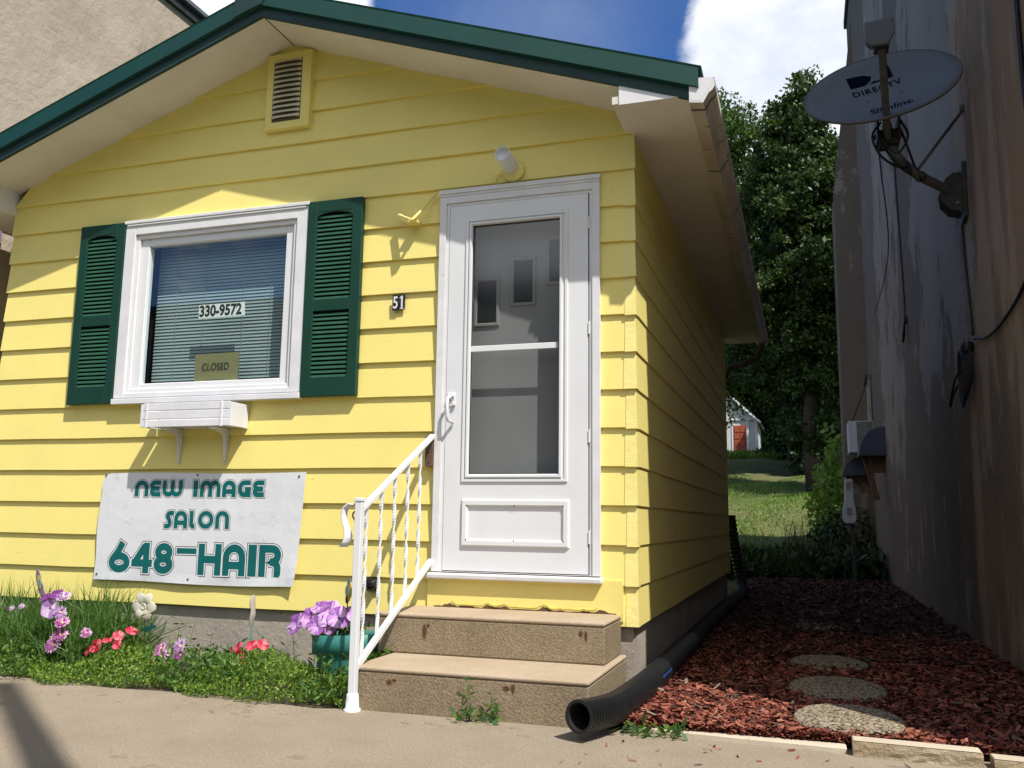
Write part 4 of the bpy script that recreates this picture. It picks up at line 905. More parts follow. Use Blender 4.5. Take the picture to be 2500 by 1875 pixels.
for (wx, wy, wh, ln), lb in zip([(-2.60,-.45,.30,-.1),(-2.42,-.40,.27,.05),(-2.36,-.38,.25,.1),(-2.24,-.36,.21,.05),(-2.08,-.33,.18,.05),(-1.93,-.33,.19,0),(-1.72,-.35,.26,-.1),(-1.50,-.55,.24,.05),(-1.66,-.48,.20,-.2)], WL): weed(wx,wy,wh,lb,ln)
weed(-.585,-.845,.165,'taller leafy weed growing from the crack below the lower step',.06,5,.05,grp='weeds in the sidewalk crack below the steps')
weed(-.475,-.850,.115,'shorter leafy weed growing from the crack below the lower step',.05,5,.045,grp='weeds in the sidewalk crack below the steps')
def sprawl(x, y, n, w, lb):
    t = thing('sprawling_weed', (x,y,0), lb, 'weed'); C_ = np.stack([RNG.uniform(x-w,x+w,n), RNG.uniform(y-.05,y+.04,n), RNG.uniform(.004,.035,n)],1)
    quads('foliage', leaves(C_, .052, .25, .36), 'coverdark', t); m = MB(); m.tube([(x-w,y,.008),(x,y-.02,.014),(x+w,y,.008)], .002, 5); m.build('stem','coverdark', t)
sprawl(.20,-.83,60,.13,'dark green weed sprawling over the edging beside the pipe mouth'); sprawl(-.53,-.85,40,.10,'low weed leaves at the foot of the lower step')
# flowers
def frame_of(nrm):
    nrm = Vector(nrm).normalized(); a = nrm.cross(Vector((0,0,1)))
    if a.length < .1: a = Vector((1,0,0))
    a.normalize(); return nrm, a, nrm.cross(a)
def bloom(parent, c, r, nrm, mat, petals=16, layers=2, width=.34, cup=.25, centre='pollen', ruffle=False):
    nrm, a, b = frame_of(nrm); c = Vector(c); m = MB()
    for ly in range(layers):
        rr = r*(1-.25*ly)
        for k in range(petals):
            th = 2*math.pi*(k+.5*ly)/petals+random.uniform(-.08,.08); d = a*math.cos(th)+b*math.sin(th); s_ = nrm.cross(d); w = rr*width*random.uniform(.85,1.15); rl = rr*random.uniform(.88,1.08)
            n0 = nrm*(.003*ly)
            if ruffle:
                row = []
                for (t, ww, hh) in ((.12,.25,0),(.45,.8,.16),(.8,1.1,.22),(1.0,.75,.12)):
                    for q in (-1,-.4,.4,1): row.append(c+n0+d*rl*t*(1-.06*abs(q))+s_*w*ww*q+nrm*rl*(hh*cup*4*(.6 if abs(q) < .5 else 1.0)+random.uniform(-.03,.03)))
                m.add(row, [(i*4+j,i*4+j+1,(i+1)*4+j+1,(i+1)*4+j) for i in range(3) for j in range(3)], True)
            else:
                h = nrm*rl*cup*(1+.8*ly)
                m.add([c+n0+d*rl*.12, c+n0+d*rl*.6+s_*w*.5+h*.6, c+n0+d*rl+s_*w*.22+h, c+n0+d*rl-s_*w*.22+h, c+n0+d*rl*.6-s_*w*.5+h*.6], [(0,1,2,3,4)])
    o = m.build('bloom', mat, parent, recalc=False)
    if centre: q = MB(); q.lathe([(r*.2,0),(r*.17,r*.10),(.0001,r*.14)], c+nrm*.003, 10, nrm); q.build('flower_centre', centre, o)
    return o
def bunch(name, base, lb, items, grp='artificial flowers stuck in the bed', cat='flowers'):
    t = thing(name, base, lb, cat, grp); m = MB()
    for it in items:
        c = Vector(it[0]); m.tube([Vector(base)+Vector((random.uniform(-.02,.02),random.uniform(-.02,.02),0)), Vector(base).lerp(c,.5)+Vector((0,.01,0)), c-Vector((0,-.004,.004))], .0022, 5)
    m.build('stem','coverdark', t)
    for it in items: bloom(t, *it[:4], **it[4])
    return t
F = (.15,-.85,.45)
DA = dict(petals=18,layers=2,width=.30,cup=.18); PE = dict(petals=5,layers=1,width=.62,cup=.22,centre=None,ruffle=True)
bunch('daisy_bunch',(-3.03,-.60,0),'stack of pink and lilac daisies rising through the tall grass',[((-3.060,-.59,.148),.046,F,'magenta',DA),((-3.025,-.58,.200),.044,(.3,-.8,.5),'magenta',DA),((-3.020,-.58,.262),.042,(.2,-.6,.8),'magenta',DA),((-2.875,-.56,.215),.030,(.5,-.7,.5),'magenta',DA),
   ((-3.115,-.58,.335),.056,(.1,-.95,.2),'lilac',dict(petals=5,layers=1,width=.62,cup=.12,centre=None,ruffle=True)),((-3.050,-.57,.315),.036,(.6,-.8,.1),'lilac',DA),((-3.045,-.56,.395),.042,(.2,-.5,.8),'lilac',DA),((-3.16,-.56,.390),.036,(-.1,-.5,.8),'plum',PE),((-3.095,-.56,.410),.036,(.1,-.6,.8),'plum',PE)])
bunch('white_flower_bunch',(-3.36,-.55,0),'small pale lilac blooms half hidden in grass at far left',[((-3.33,-.56,.335),.018,F,'lilac',DA),((-3.40,-.56,.322),.016,F,'lilac',DA)])
bunch('red_flower_bunch',(-2.80,-.52,0),'red and pink artificial flowers at the left of the bed',[((-2.84,-.52,0.144),.036,(-.1,-.9,.4),'hotpink',PE),((-2.78,-.50,0.174),.032,(.1,-.3,.9),'hotpink',PE),((-2.73,-.48,0.199),.030,(.6,-.5,.6),'hotpink',PE),((-2.665,-.46,0.224),.033,(.5,-.2,.8),'hotpink',PE),((-2.70,-.52,0.159),.026,F,'hotpink',PE),((-2.87,-.54,0.119),.026,(-.3,-.8,.4),'hotpink',PE)])
bunch('aster_bunch',(-2.36,-.50,0),'pink and purple asters in the middle of the bed',[((-2.415,-.52,.110),.046,F,'magenta',DA),((-2.435,-.50,.150),.034,(-.1,-.7,.7),'magenta',DA),((-2.33,-.48,.165),.044,(-.2,-.85,.45),'lilac',DA),((-2.315,-.50,.125),.034,(.2,-.8,.1),'magenta',DA),((-2.43,-.53,.072),.034,(0,-.9,-.1),'magenta',DA)])
bunch('coral_flower_bunch',(-1.90,-.52,0),'red and pink artificial flowers below the narrow grey stake',[((-1.95,-.52,0.184),.031,(-.4,-.7,.5),'hotpink',PE),((-1.925,-.53,0.134),.036,(0,-.9,.1),'hotpink',PE),((-1.885,-.50,0.194),.030,(.1,-.7,.7),'hotpink',PE),((-1.835,-.48,0.199),.031,(.6,-.4,.6),'hotpink',PE),((-1.99,-.52,0.174),.018,(-.6,-.8,.2),'hotpink',PE)])
bunch('dark_flower_bunch',(-2.23,-.56,0),'two small dark plum blooms low in the ground cover',[((-2.22,-.58,.085),.022,F,'plum',PE),((-2.28,-.60,.050),.022,F,'plum',PE)])
# teal pot with petunias
pt = thing('flower_pot', (-1.47,-.28,.06), 'oval teal plastic pot behind the handrail post', 'pot')
m = MB(); n = 40; vs = []; rings = [(.86,.06,0),(.93,.14,0),(.97,.153,0),(1.045,.157,0),(1.06,.250,0),(1.02,.252,0),(.98,.235,0),(.93,.215,0)]
for (k, z, _) in rings:
    for j in range(n): a = 2*math.pi*j/n; vs.append((-1.465+.190*k*math.cos(a), -.265+.115*k*math.sin(a), z+.012*math.cos(a)*(z > .14)))
m.add(vs, [(i*n+j,i*n+(j+1)%n,(i+1)*n+(j+1)%n,(i+1)*n+j) for i in range(len(rings)-1) for j in range(n)], True); m.build('body','pot', pt, recalc=False)
m = MB(); m.add([(-1.465+.182*math.cos(2*math.pi*j/n), -.265+.109*math.sin(2*math.pi*j/n), .222+.012*math.cos(2*math.pi*j/n)) for j in range(n)], [tuple(range(n))]); m.build('potting_soil','soil', pt)
PV = dict(petals=5,layers=1,width=.66,cup=.30,centre=None,ruffle=True)
pet = bunch('petunia_bunch',(-1.58,-.27,.22),'mauve ruffled petunias growing in the teal pot',[((-1.735,-.33,.290),.062,(-.4,-.8,.5),'mauve',PV),((-1.665,-.31,.322),.062,(-.2,-.8,.6),'mauve',PV),((-1.625,-.28,.375),.050,(-.1,-.6,.8),'mauve',PV),((-1.565,-.29,.362),.056,(.1,-.8,.5),'mauve',PV),((-1.60,-.35,.290),.052,(0,-.9,.4),'mauve',PV),((-1.50,-.31,.330),.062,(.3,-.75,.5),'mauve',PV),((-1.43,-.28,.350),.048,(.5,-.6,.6),'mauve',PV),((-1.54,-.33,.285),.040,(.2,-.9,.2),'mauve',PV)], 'live flowers in the teal pot')
C_ = np.stack([RNG.uniform(-1.64,-1.36,160), RNG.uniform(-.33,-.20,160), RNG.uniform(.22,.30,160)],1); quads('foliage', leaves(C_, .04, .4, .4), 'coverdark', pet)
# garden stakes
sf = thing('flower_stake', (-2.66,-.33,.05), 'cream ceramic flower ornament with six petals on a stake', 'garden stake')
m = MB(); c = Vector((-2.675,-.36,.345)); 
for k in range(6):
    th = rad(60*k+58); vs = []; d = Vector((math.cos(th),0,math.sin(th))); s_ = Vector((-math.sin(th),0,math.cos(th)))
    for i in range(9):
        t = i/8; w = .034*math.sin(math.pi*min(1,t*.80+.16))**.7
        for q in range(7): u = -1+q/3; vs.append(c+d*(.014+.066*t)+s_*w*u+Vector((0,-.010*math.sin(math.pi*t)-.004*(1-u*u)+.0015*math.cos(u*9),0)))
    m.add(vs, [(i*7+j,i*7+j+1,(i+1)*7+j+1,(i+1)*7+j) for i in range(8) for j in range(6)], True)
o = m.build('petals','cream', sf, recalc=False); q = o.modifiers.new('s','SOLIDIFY'); q.thickness = .004
m = MB(); m.lathe([(.0001,.012),(.012,.010),(.014,.014),(.018,.010),(.019,0)], c+Vector((0,-.002,0)), 18, (0,-1,0)); m.build('flower_centre','cream', sf)
m = MB(); m.tube([(-2.675,-.352,.30),(-2.67,-.34,.02)], .003, 6); m.build('stake','darksteel', sf)
m = MB(); m.add([(-2.70,-.355,.215),(-2.66,-.37,.235),(-2.60,-.36,.25),(-2.59,-.35,.24),(-2.63,-.345,.222),(-2.66,-.35,.205)], [(0,1,2,3,4,5)]); m.build('leaf_ornament','bluep', sf)
ls_ = thing('leaf_stake', (-1.99,-.32,.05), 'narrow grey ornament seen edge on atop a green stake', 'garden stake')
m = MB(); vs = []; prof = [(.430,.002),(.422,.007),(.40,.011),(.375,.013),(.355,.009),(.335,.011),(.315,.013),(.29,.009),(.268,.004),(.262,.001)]
for z, r in prof:
    for j in range(10): a = 2*math.pi*j/10; vs.append((-2.005+r*math.cos(a)+.004*math.sin(z*60), -.33+.022*math.sin(a)*(r/.013)**.5, z))
m.add(vs, [(i*10+j,i*10+(j+1)%10,(i+1)*10+(j+1)%10,(i+1)*10+j) for i in range(len(prof)-1) for j in range(10)], True); m.build('ornament','greyleafp', ls_)
m = MB(); m.tube([(-2.005,-.33,.275),(-2.007,-.33,.02)], .0042, 6); m.build('stake','stakegreen', ls_)
bf = thing('butterfly_stake', (-3.36,-.35,.05), 'mauve butterfly ornament with yellow and blue wing spots in tall grass', 'garden stake')
def oval(m, c, a, b, rx, rz, y=0, n=18, dy=0):
    c = Vector(c); m.add([c+Vector(a)*rx*math.cos(2*math.pi*j/n)+Vector(b)*rz*math.sin(2*math.pi*j/n) for j in range(n)], [tuple(range(n))]); return m
wa = Vector((.55,-.8,0)).normalized(); wbv = Vector((-.25,0,1)).normalized()
def plate(parent, name, mat, c, rx, rz, off, th=.004, ang=0):
    m = MB(); nn = Vector((-.8,-.55,0)).normalized(); a2 = wa*math.cos(ang)+wbv*math.sin(ang); b2_ = wbv*math.cos(ang)-wa*math.sin(ang)
    oval(m, Vector(c)+nn*off, a2, b2_, rx, rz); o = m.build(name, mat, parent); q = o.modifiers.new('s','SOLIDIFY'); q.thickness = th; return o
wa = Vector((.97,-.24,0)).normalized()
for nm, mt, c, rx, rz_, off in (('upper_wing','mothpurple',(-3.430,-.36,.470),.024,.055,0),('lower_wing','mothpurple',(-3.410,-.36,.415),.026,.045,-.006),('tail','mothpurple',(-3.390,-.36,.385),.018,.03,.004)):
    m = MB(); oval(m, c, wa, wbv, rx, rz_); o = m.build(nm, mt, bf); o.modifiers.new('s','SOLIDIFY').thickness = .004
for nm, mt, c, rx, rz_ in (('yellow_spot','yellowp',(-3.417,-.368,.455),.018,.040),('blue_spot','bluep',(-3.411,-.374,.450),.010,.022)):
    m = MB(); oval(m, c, wa, wbv, rx, rz_); m.build(nm, mt, bf)
m = MB(); m.tube([(-3.405,-.355,.40),(-3.39,-.35,.02)], .003, 6); m.build('stake','darksteel', bf)
bs_ = thing('bird_stake', (-1.40,-.30,.2), 'small blue, orange and green metal ornament behind the handrail post', 'garden stake')
wa = Vector((.93,-.36,0)).normalized(); wbv = Vector((.06,0,1)).normalized()
for nm, mt, c, rx, rz_ in (('upper_petal','slatep',(-1.458,-.30,.505),.011,.030),('middle_petal','slatep',(-1.460,-.305,.470),.013,.028),('lower_petal','black',(-1.458,-.31,.430),.013,.026),('orange_petal','orangep',(-1.443,-.315,.480),.009,.026),('orange_leaf','orangep',(-1.441,-.316,.440),.009,.022),('green_leaf','limep',(-1.433,-.322,.462),.009,.026)):
    m = MB(); oval(m, c, wa, wbv, rx, rz_); o = m.build(nm, mt, bs_); o.modifiers.new('s','SOLIDIFY').thickness = .004
m = MB(); m.tube([(-1.457,-.30,.42),(-1.48,-.29,.22)], .0028, 6); m.build('stake','darksteel', bs_)

# ------------------------------------------------------------------ neighbouring buildings
WX = 1.93
rb = thing('stucco_building', (WX,0,0), 'tall dark stained stucco building on the right side of the alley', 'building')
m = MB(); ny, nz = 14, 12; y0, y1 = -1.17, 13.5
vs = [(WX, (y0+(0 if j < 3 else .28 if j > 3 else .15) if i == 0 else y0+.4+(y1-y0-.4)*(i-1)/(ny-1)), -.1+10.9*j/nz) for j in range(nz+1) for i in range(ny+1)]
m.add(vs, [(j*(ny+1)+i,(j+1)*(ny+1)+i,(j+1)*(ny+1)+i+1,j*(ny+1)+i+1) for j in range(nz) for i in range(ny)])
m.add([(WX,y0,-.1),(12,y0,-.1),(12,y0,10.8),(WX,y0,10.8)], [(0,1,2,3)]); m.add([(WX,y1,-.1),(12,y1,-.1),(12,y1,10.8),(WX,y1,10.8)], [(3,2,1,0)]); m.add([(12,y0,-.1),(12,y1,-.1),(12,y1,10.8),(12,y0,10.8)], [(0,1,2,3)])
m.build('wall','rightwall', rb, recalc=False)
m = MB(); m.prism([(1.50,-.1),(1.50,6.9),(2.05,11.2),(2.6,11.2),(2.6,-.1)], 'y', 12.3, 13.52); m.build('rear_wing','rightwall', rb)
m = MB(); m.box(WX-.05,12.05,y0-.05,y1+.05,10.8,10.95); m.build('parapet_cap','darksteel', rb)
m = MB(); m.tube([(1.66,13.3,8.9),(1.66,13.3,9.5)], .06, 10); m.build('flue','acwhite', rb)
lb_ = thing('beige_building', (-8,8,0), 'beige stucco building with dark streaks left of the salon', 'building')
LX = -4.85
m = MB(); m.add([(LX,.0,-.1),(LX,16,-.1),(LX,16,5.72),(LX,.0,5.72),(-14,.0,-.1),(-14,.0,5.72),(-14,16,-.1),(-14,16,5.72)], [(0,1,2,3),(4,0,3,5),(1,6,7,2),(3,2,7,5)]); m.build('wall','leftwall', lb_, recalc=False)
m = MB(); m.box(-14,LX+.035,-.03,16,5.725,5.80); m.build('coping','darksteel', lb_); m = MB(); m.box(-14,LX+.07,-.06,16,5.83,5.87); m.build('roof_edge','dish', lb_)
m = MB(); m.box(LX+.001,LX+.03,.02,16,2.98,3.05); m.build('string_course','leftwall', lb_)
m = MB(); m.box(LX+.002,LX+.02,.15,.385,2.80,2.945); m.build('window','mothpurple', lb_)
# things fixed on the right wall
ac = thing('air_conditioner', (1.7,12,2.0), 'off white window air conditioner sticking out of the right wall', 'air conditioner')
m = MB(); m.box(1.53,WX,11.35,11.90,2.03,2.56); m.build('housing','acwhite', ac, bevel=.01)
m = MB()
for i in range(15): m.box(1.66,WX-.02,11.335,11.349,2.07+i*.033,2.083+i*.033)
m.build('grille','darksteel', ac); MB().box(1.79,1.80,11.33,11.348,2.06,2.54).build('grille_post','acwhite', ac)
cb = thing('support_board', (1.9,12,2.6), 'pale weathered board with chain above the air conditioner', 'board')
m = MB(); m.box(1.868,1.929,11.45,11.75,2.57,3.27); m.build('board','board', cb)
m = MB(); m.tube([(1.88,11.55,3.30),(1.79,11.5,3.05),(1.60,11.45,2.56)], .013, 6); m.tube([(1.85,11.5,3.34),(1.83,11.45,3.18)], .03, 6); m.build('chain','darksteel', cb)
m = MB(); m.bar((1.925,11.4,3.34),(1.925,11.4,2.55),.03,.03); m.build('dark_edge','darksteel', cb)
def hood(y, lb, WX=1.93):
    t = thing('vent_hood', (1.75,y,1.84), lb, 'vent hood', 'navy quarter round vent hoods on the right wall')
    n = 12; zq = 1.85 if WX > 1.9 else 1.70; dq = .40 if WX > 1.9 else .36; prof = [(WX,zq)]+[(WX-.36*math.cos(rad(90*i/n)), zq+(.40 if WX > 1.9 else .31)*math.sin(rad(90*i/n))) for i in range(n+1)]
    m = MB(); m.prism(prof, 'y', y, y+dq); m.build('hood','navy', t); m = MB(); m.box(WX-.37,WX,y-.01,y+dq+.01,zq-.02,zq-.001); m.build('rim','darksteel', t); return t
hood(9.25,'navy quarter round vent hood nearest the street, over a dark wood brace'); hood(11.92,'farther small navy vent hood below the air conditioner', 1.80)
wbz = thing('wood_brace', (1.78,9.5,1.2), 'dark wooden brace leaning under the nearest vent hood', 'brace')
m = MB(); m.bar((1.66,9.5,1.83),(1.80,9.5,1.20),.08,.10,(0,1,0)); m.build('plank','wood', wbz); MB().box(1.74,1.93,9.45,9.58,1.60,1.82).build('bracket','wood', wbz)
mtb = thing('utility_pedestal', (1.42,9,0), 'white labelled utility box on a dark post by the right wall', 'utility box')
m = MB(); m.prism([(1.345,1.48),(1.445,1.48),(1.455,1.16),(1.478,1.04),(1.478,.92),(1.45,.86),(1.33,.86),(1.30,.92),(1.30,1.04),(1.335,1.16)], 'y', 8.95, 9.10); m.build('box','acwhite', mtb, bevel=.006)
for (za_, zb_) in ((1.33,1.44),(1.03,1.08),(.98,1.015)): MB().box(1.36,1.425,8.944,8.949,za_,zb_).build('label','steel', mtb)
m = MB(); m.box(1.40,1.45,9.0,9.06,0,.86); m.build('post','darksteel', mtb)
# cables
def cable(name, pts, r, lb, cat='cable', n=8): 
    m = MB(); m.tube(catmull(pts, n), r, 6); return tag(m.build(name,'cable'), lb, cat)
cable('wall_cable',[(1.915,6.1,5.0),(1.915,6.05,4.4),(1.915,5.9,3.6),(1.91,5.82,3.12),(1.90,5.80,3.05)], .010,'thin black cable hanging straight down the middle of the right wall')
m = MB(); m.box(1.89,1.925,5.76,5.86,3.02,3.08); m.tube(catmull([(1.90,5.80,3.02),(1.87,5.65,2.90),(1.87,5.75,2.80),(1.9,5.9,2.92),(1.90,5.85,3.0)],5), .014, 6); tag(m.build('cable_end','cable'), 'small tied knot at the end of the hanging wall cable', 'cable')
cable('dish_cable',[(1.915,2.12,3.0),(1.915,2.10,2.7),(1.915,2.02,2.35),(1.91,1.96,2.10)], .009,'black cable dropping from the dish foot to the coil')
cable('coil_cable',[(1.91,1.92,2.07),(1.915,1.5,2.0),(1.915,1.0,2.0),(1.915,.45,2.08),(1.915,-.3,2.35)], .010,'black cable running from the coil toward the right picture edge')
cable('upper_wall_cable',[(1.915,.35,5.2),(1.915,.26,4.0),(1.915,.22,3.5),(1.915,.20,3.0),(1.915,.1,2.3)], .012,'black cable high on the brown wall at the top right corner')
co = thing('cable_coil', (1.9,2.1,1.85), 'tied coil of black cable hanging on the right wall', 'cable'); m = MB()
for k in range(5):
    P = []; 
    for j in range(17):
        a = 2*math.pi*j/16; P.append((1.895-.008*k, 2.08+.03*k+(.085+.01*k)*math.cos(a)*.8, 1.93+(.15+.012*k)*math.sin(a)-.02*k))
    m.tube(P, .009, 5, caps=False)
m.build('loops','cable', co); m = MB(); m.tube(catmull([(1.88,2.15,1.93),(1.86,2.45,1.88),(1.86,2.75,1.72),(1.87,2.60,1.80),(1.88,2.25,1.88)],6), .008, 5); m.lathe([(.035,-.03),(.045,0),(.035,.03)], (1.89,2.06,2.04), 10); m.build('tie','cable', co)

# ------------------------------------------------------------------ satellite dish
sdh = thing('satellite_dish', (1.93,2.0,3.0), 'large grey satellite dish on an arm bolted to the right wall', 'satellite dish')
C0 = Vector((1.388,1.52,3.738)); N_ = Vector((-.06,-.86,.50)).normalized()
U_ = Vector((1,0,0)).cross(N_).cross(N_)*-1; U0 = (Vector((1,0,0))-N_*N_.x).normalized(); V0 = N_.cross(U0)*1.0
if V0.z < 0: V0 = -V0
ra = rad(14.5); U1 = U0*math.cos(ra)+V0*math.sin(ra); V1 = V0*math.cos(ra)-U0*math.sin(ra)
A_, B_ = .498, .350; m = MB(); n = 48; k = 8; vs = []
for i in range(k+1):
    t = i/k
    for j in range(n): a = 2*math.pi*j/n; vs.append(C0+U1*A_*t*math.cos(a)+V1*B_*t*math.sin(a)-N_*(.075*(1-t*t)))
m.add(vs, [(i*n+j,i*n+(j+1)%n,(i+1)*n+(j+1)%n,(i+1)*n+j) for i in range(k) for j in range(n)], True); rfl = m.build('reflector','dish', sdh, recalc=False); q = rfl.modifiers.new('s','SOLIDIFY'); q.thickness = .004; q.offset = 0
m = MB(); m.tube([C0+U1*A_*math.cos(2*math.pi*j/n)+V1*B_*math.sin(2*math.pi*j/n)-N_*.006 for j in range(n+1)], .009, 6, caps=False); m.build('rim','dishback', rfl)
def dp_(u, v):                                                       # a point on the reflector's surface
    t2 = (u/A_)**2+(v/B_)**2; return C0+U1*u+V1*v-N_*(.075*(1-t2))+N_*.004
def dtext(txt, name, u0, u1, v0, v1, off=0, shear=0, sp=1):
    o = text(txt, name, 'logo', rfl, 0,1,0,1,0, offset=off, shear=shear, spacing=sp, mat4=((0,0,0),(1,0,0),(0,1,0)))
    me = o.data; L = WLOC[rfl.name]; 
    for v in me.vertices: p = v.co+L; v.co = dp_(u0+(u1-u0)*p.x, v0+(v1-v0)*p.y)-L
dtext('DIRECTV','maker_lettering',-.165,.155,.045,.100, .025, sp=1.2)
dtext('Slimline','model_lettering',-.145,.135,-.225,-.150, .015, .35)
m = MB()                                                             # dark square mark with a pale swoosh through it
def lp(pts): m.add([dp_(u,v) for u,v in pts], [tuple(range(len(pts)))])
lp([(-.16,.135),(-.06,.135),(-.02,.165),(-.0,.20),(-.045,.225),(-.095,.235),(-.16,.235)])
lp([(.02,.145),(.08,.135),(.125,.135),(.125,.245),(.09,.245),(.10,.215),(.085,.185),(.055,.16)])
lp([(-.035,.135),(.06,.135),(.03,.142),(.0,.155)])
m.build('logo_mark','logo', rfl, recalc=False)
for (u,v) in ((-.10,-.03),(.11,-.045),(-.085,-.235),(.125,-.20)): m = MB(); m.lathe([(.0001,.006),(.009,.005),(.011,0)], dp_(u,v), 10, N_); m.build('bolt','dish', rfl)
J = Vector((1.415,1.58,3.36))                                        # joint under the dish
m = MB(); m.tube(catmull([(1.90,2.03,3.10),(1.74,1.88,3.14),(1.62,1.76,3.17),(1.53,1.68,3.22),(1.46,1.62,3.29),(1.43,1.62,3.42),(1.42,1.66,3.52)],5), [.032]*31, 12); m.build('mast','arm', sdh)
m = MB(); m.tube([(1.63,1.77,3.167),(1.615,1.755,3.17)], .038, 12); m.build('mast_band','darksteel', sdh)
m = MB(); m.add([(1.925,1.90,3.30),(1.925,2.16,3.26),(1.925,2.22,3.02),(1.925,2.05,2.90),(1.925,1.92,2.92),(1.90,1.90,3.30),(1.90,2.16,3.26),(1.90,2.22,3.02),(1.90,2.05,2.90),(1.90,1.92,2.92)], [(0,1,2,3,4),(9,8,7,6,5),(0,5,6,1),(1,6,7,2),(2,7,8,3),(3,8,9,4),(4,9,5,0)])
n = 10
for y in (1.95,2.10): m.prism([(1.90+0*0,3.24),(1.90,2.96),(1.83,2.98),(1.78,3.04),(1.77,3.12),(1.80,3.20),(1.85,3.24)], 'y', y-.006, y+.006)
m.build('foot','darksteel', sdh)
for (x,z) in ((1.80,3.13),(1.87,3.02)): m = MB(); m.lathe([(.0001,-.012),(.013,-.010),(.013,0)], (x,1.943,z), 6, (0,1,0)); m.build('foot_bolt','steel', sdh)
m = MB(); m.tube([(1.60,1.74,3.20),(1.925,1.86,3.65)], .012, 6); m.lathe([(.03,0),(.03,.02),(.0001,.022)], (1.925,1.86,3.66), 10, (-1,0,0)); m.build('strut','arm', sdh)
T0 = J+Vector((0,-.06,0)); T1 = Vector((1.345,.93,3.700))
m = MB(); m.bar(J+Vector((.0,.0,.02)), T1, .050, .045, (1,0,0)); m.build('feed_arm','arm', sdh, bevel=.006)
m = MB(); hc = Vector((1.330,.90,3.755)); hn_ = (C0-hc).normalized(); a_ = Vector((1,0,0)); b_ = Vector((0,-.25,.97)).normalized(); fwd = Vector((0,1,.25)).normalized()
pr_ = [(-.085,.085),(.075,.095),(.088,.0),(.045,-.062),(-.045,-.062),(-.080,-.035)]
vs = [hc+a_*u+b_*v-fwd*.05 for u,v in pr_]+[hc+a_*u*.92+b_*v*.92+fwd*.06 for u,v in pr_]
m.add(vs, [tuple(range(6)), tuple(reversed(range(6,12)))]+[(i,(i+1)%6,(i+1)%6+6,i+6) for i in range(6)]); m.build('feed_head','dish', sdh, bevel=.008)
m = MB(); m.box(1.30,1.385,.87,.98,3.680,3.705); m.build('feed_clamp','darksteel', sdh, bevel=.004)
m = MB(); m.box(1.36,1.48,1.55,1.68,3.34,3.44); m.tube([(1.33,1.62,3.42),(1.51,1.62,3.42)], .018, 8); m.box(1.345,1.36,1.5,1.7,3.36,3.52); m.box(1.475,1.49,1.5,1.7,3.36,3.52); m.build('mount_bracket','darksteel', sdh)
m = MB()
for k, P in enumerate(([(1.37,1.50,3.47),(1.31,1.46,3.36),(1.36,1.5,3.24),(1.47,1.6,3.19),(1.55,1.66,3.20)],[(1.49,1.50,3.47),(1.53,1.5,3.36),(1.47,1.5,3.25),(1.40,1.5,3.30),(1.35,1.5,3.40)],[(1.49,1.55,3.44),(1.53,1.6,3.34),(1.58,1.68,3.22),(1.63,1.75,3.13)],[(1.36,1.52,3.36),(1.45,1.55,3.20),(1.55,1.62,3.14),(1.52,1.6,3.22)])): m.tube(catmull(P,7), .008, 6)
m.build('coax','cable', sdh)
cable('guy_wire',[(1.36,1.6,3.30),(1.6,4.0,3.25),(1.90,9.8,4.0)], .005,'thin wire running back from the dish along the alley','wire')

ob = thing('brick_sky_blocker', (-3,-22,-.1), 'dark brick building added across the street to block low sky, seen only in reflections', 'building')  # off-frame building, added to cut low sky light and darken the alley
m = MB(); m.box(-26,20,-30,-22,-.1,8.2); m.build('wall','brick', ob)
m = MB(); m.box(-26.1,20.1,-30.1,-21.85,8.2,8.5); m.build('cornice','darksteel', ob)
for i in range(11):
    for j in range(2): MB().box(-24+i*4,-22.3+i*4,-21.99,-21.95,.9+j*3.7,3.0+j*3.7).build('window','innerpane', ob)
# ------------------------------------------------------------------ background: shed, trees, bushes
SH = thing('garden_shed', (-3.2,60,gz(0,60)), 'small white peeling shed with a red door up the lawn', 'shed')
zb = gz(0,60)-.1; X0, X1 = -7.2,-2.25
m = MB(); m.add([(X0,60,zb),(X1,60,zb),(X1,60,zb+2.65),((X0+X1)/2,60,zb+5.0),(X0,60,zb+2.65),(X0,66,zb),(X1,66,zb),(X1,66,zb+2.65),((X0+X1)/2,66,zb+5.0),(X0,66,zb+2.65)], [(0,1,2,3,4),(9,8,7,6,5),(1,6,7,2),(0,4,9,5)]); m.build('wall','shedwall', SH)
m = MB(); xm = (X0+X1)/2
for sg in (-1,1):
    xe = xm+sg*2.75; ze = zb+5.0-2.75*.95; m.add([(xm,59.7,zb+5.06),(xe,59.7,ze+.06),(xe,66.3,ze+.06),(xm,66.3,zb+5.06),(xm,59.7,zb+4.96),(xe,59.7,ze-.04),(xe,66.3,ze-.04),(xm,66.3,zb+4.96)], [(0,1,2,3),(7,6,5,4),(0,4,5,1),(1,5,6,2)])
m.build('roof','shedroof', SH)
m = MB()
for (xa, xb) in ((X1-.12,X1+.02),(-3.98,-3.88),(-2.98,-2.80)): m.box(xa,xb,59.94,59.99,zb,zb+2.62)
m.bar((xm,59.66,zb+5.0),(xm+2.75,59.66,zb+5.0-2.61),.06,.14); m.box(-4.0,-2.3,59.9,59.98,zb+2.62,zb+2.75); m.build('trim','white', SH)
m = MB(); m.box(-3.85,-3.0,59.93,59.98,zb+.25,zb+2.25); dr = m.build('door','reddoor', SH); m = MB()
for i in range(2):
    for j in range(4): m.box(-3.79+i*.4,-3.47+i*.4,59.90,59.925,zb+.35+j*.48,zb+.73+j*.48)
m.build('door_panel','reddoor2', dr); MB().box(-3.86,-2.98,59.92,59.985,zb+.05,zb+.24).build('door_step','board', SH)

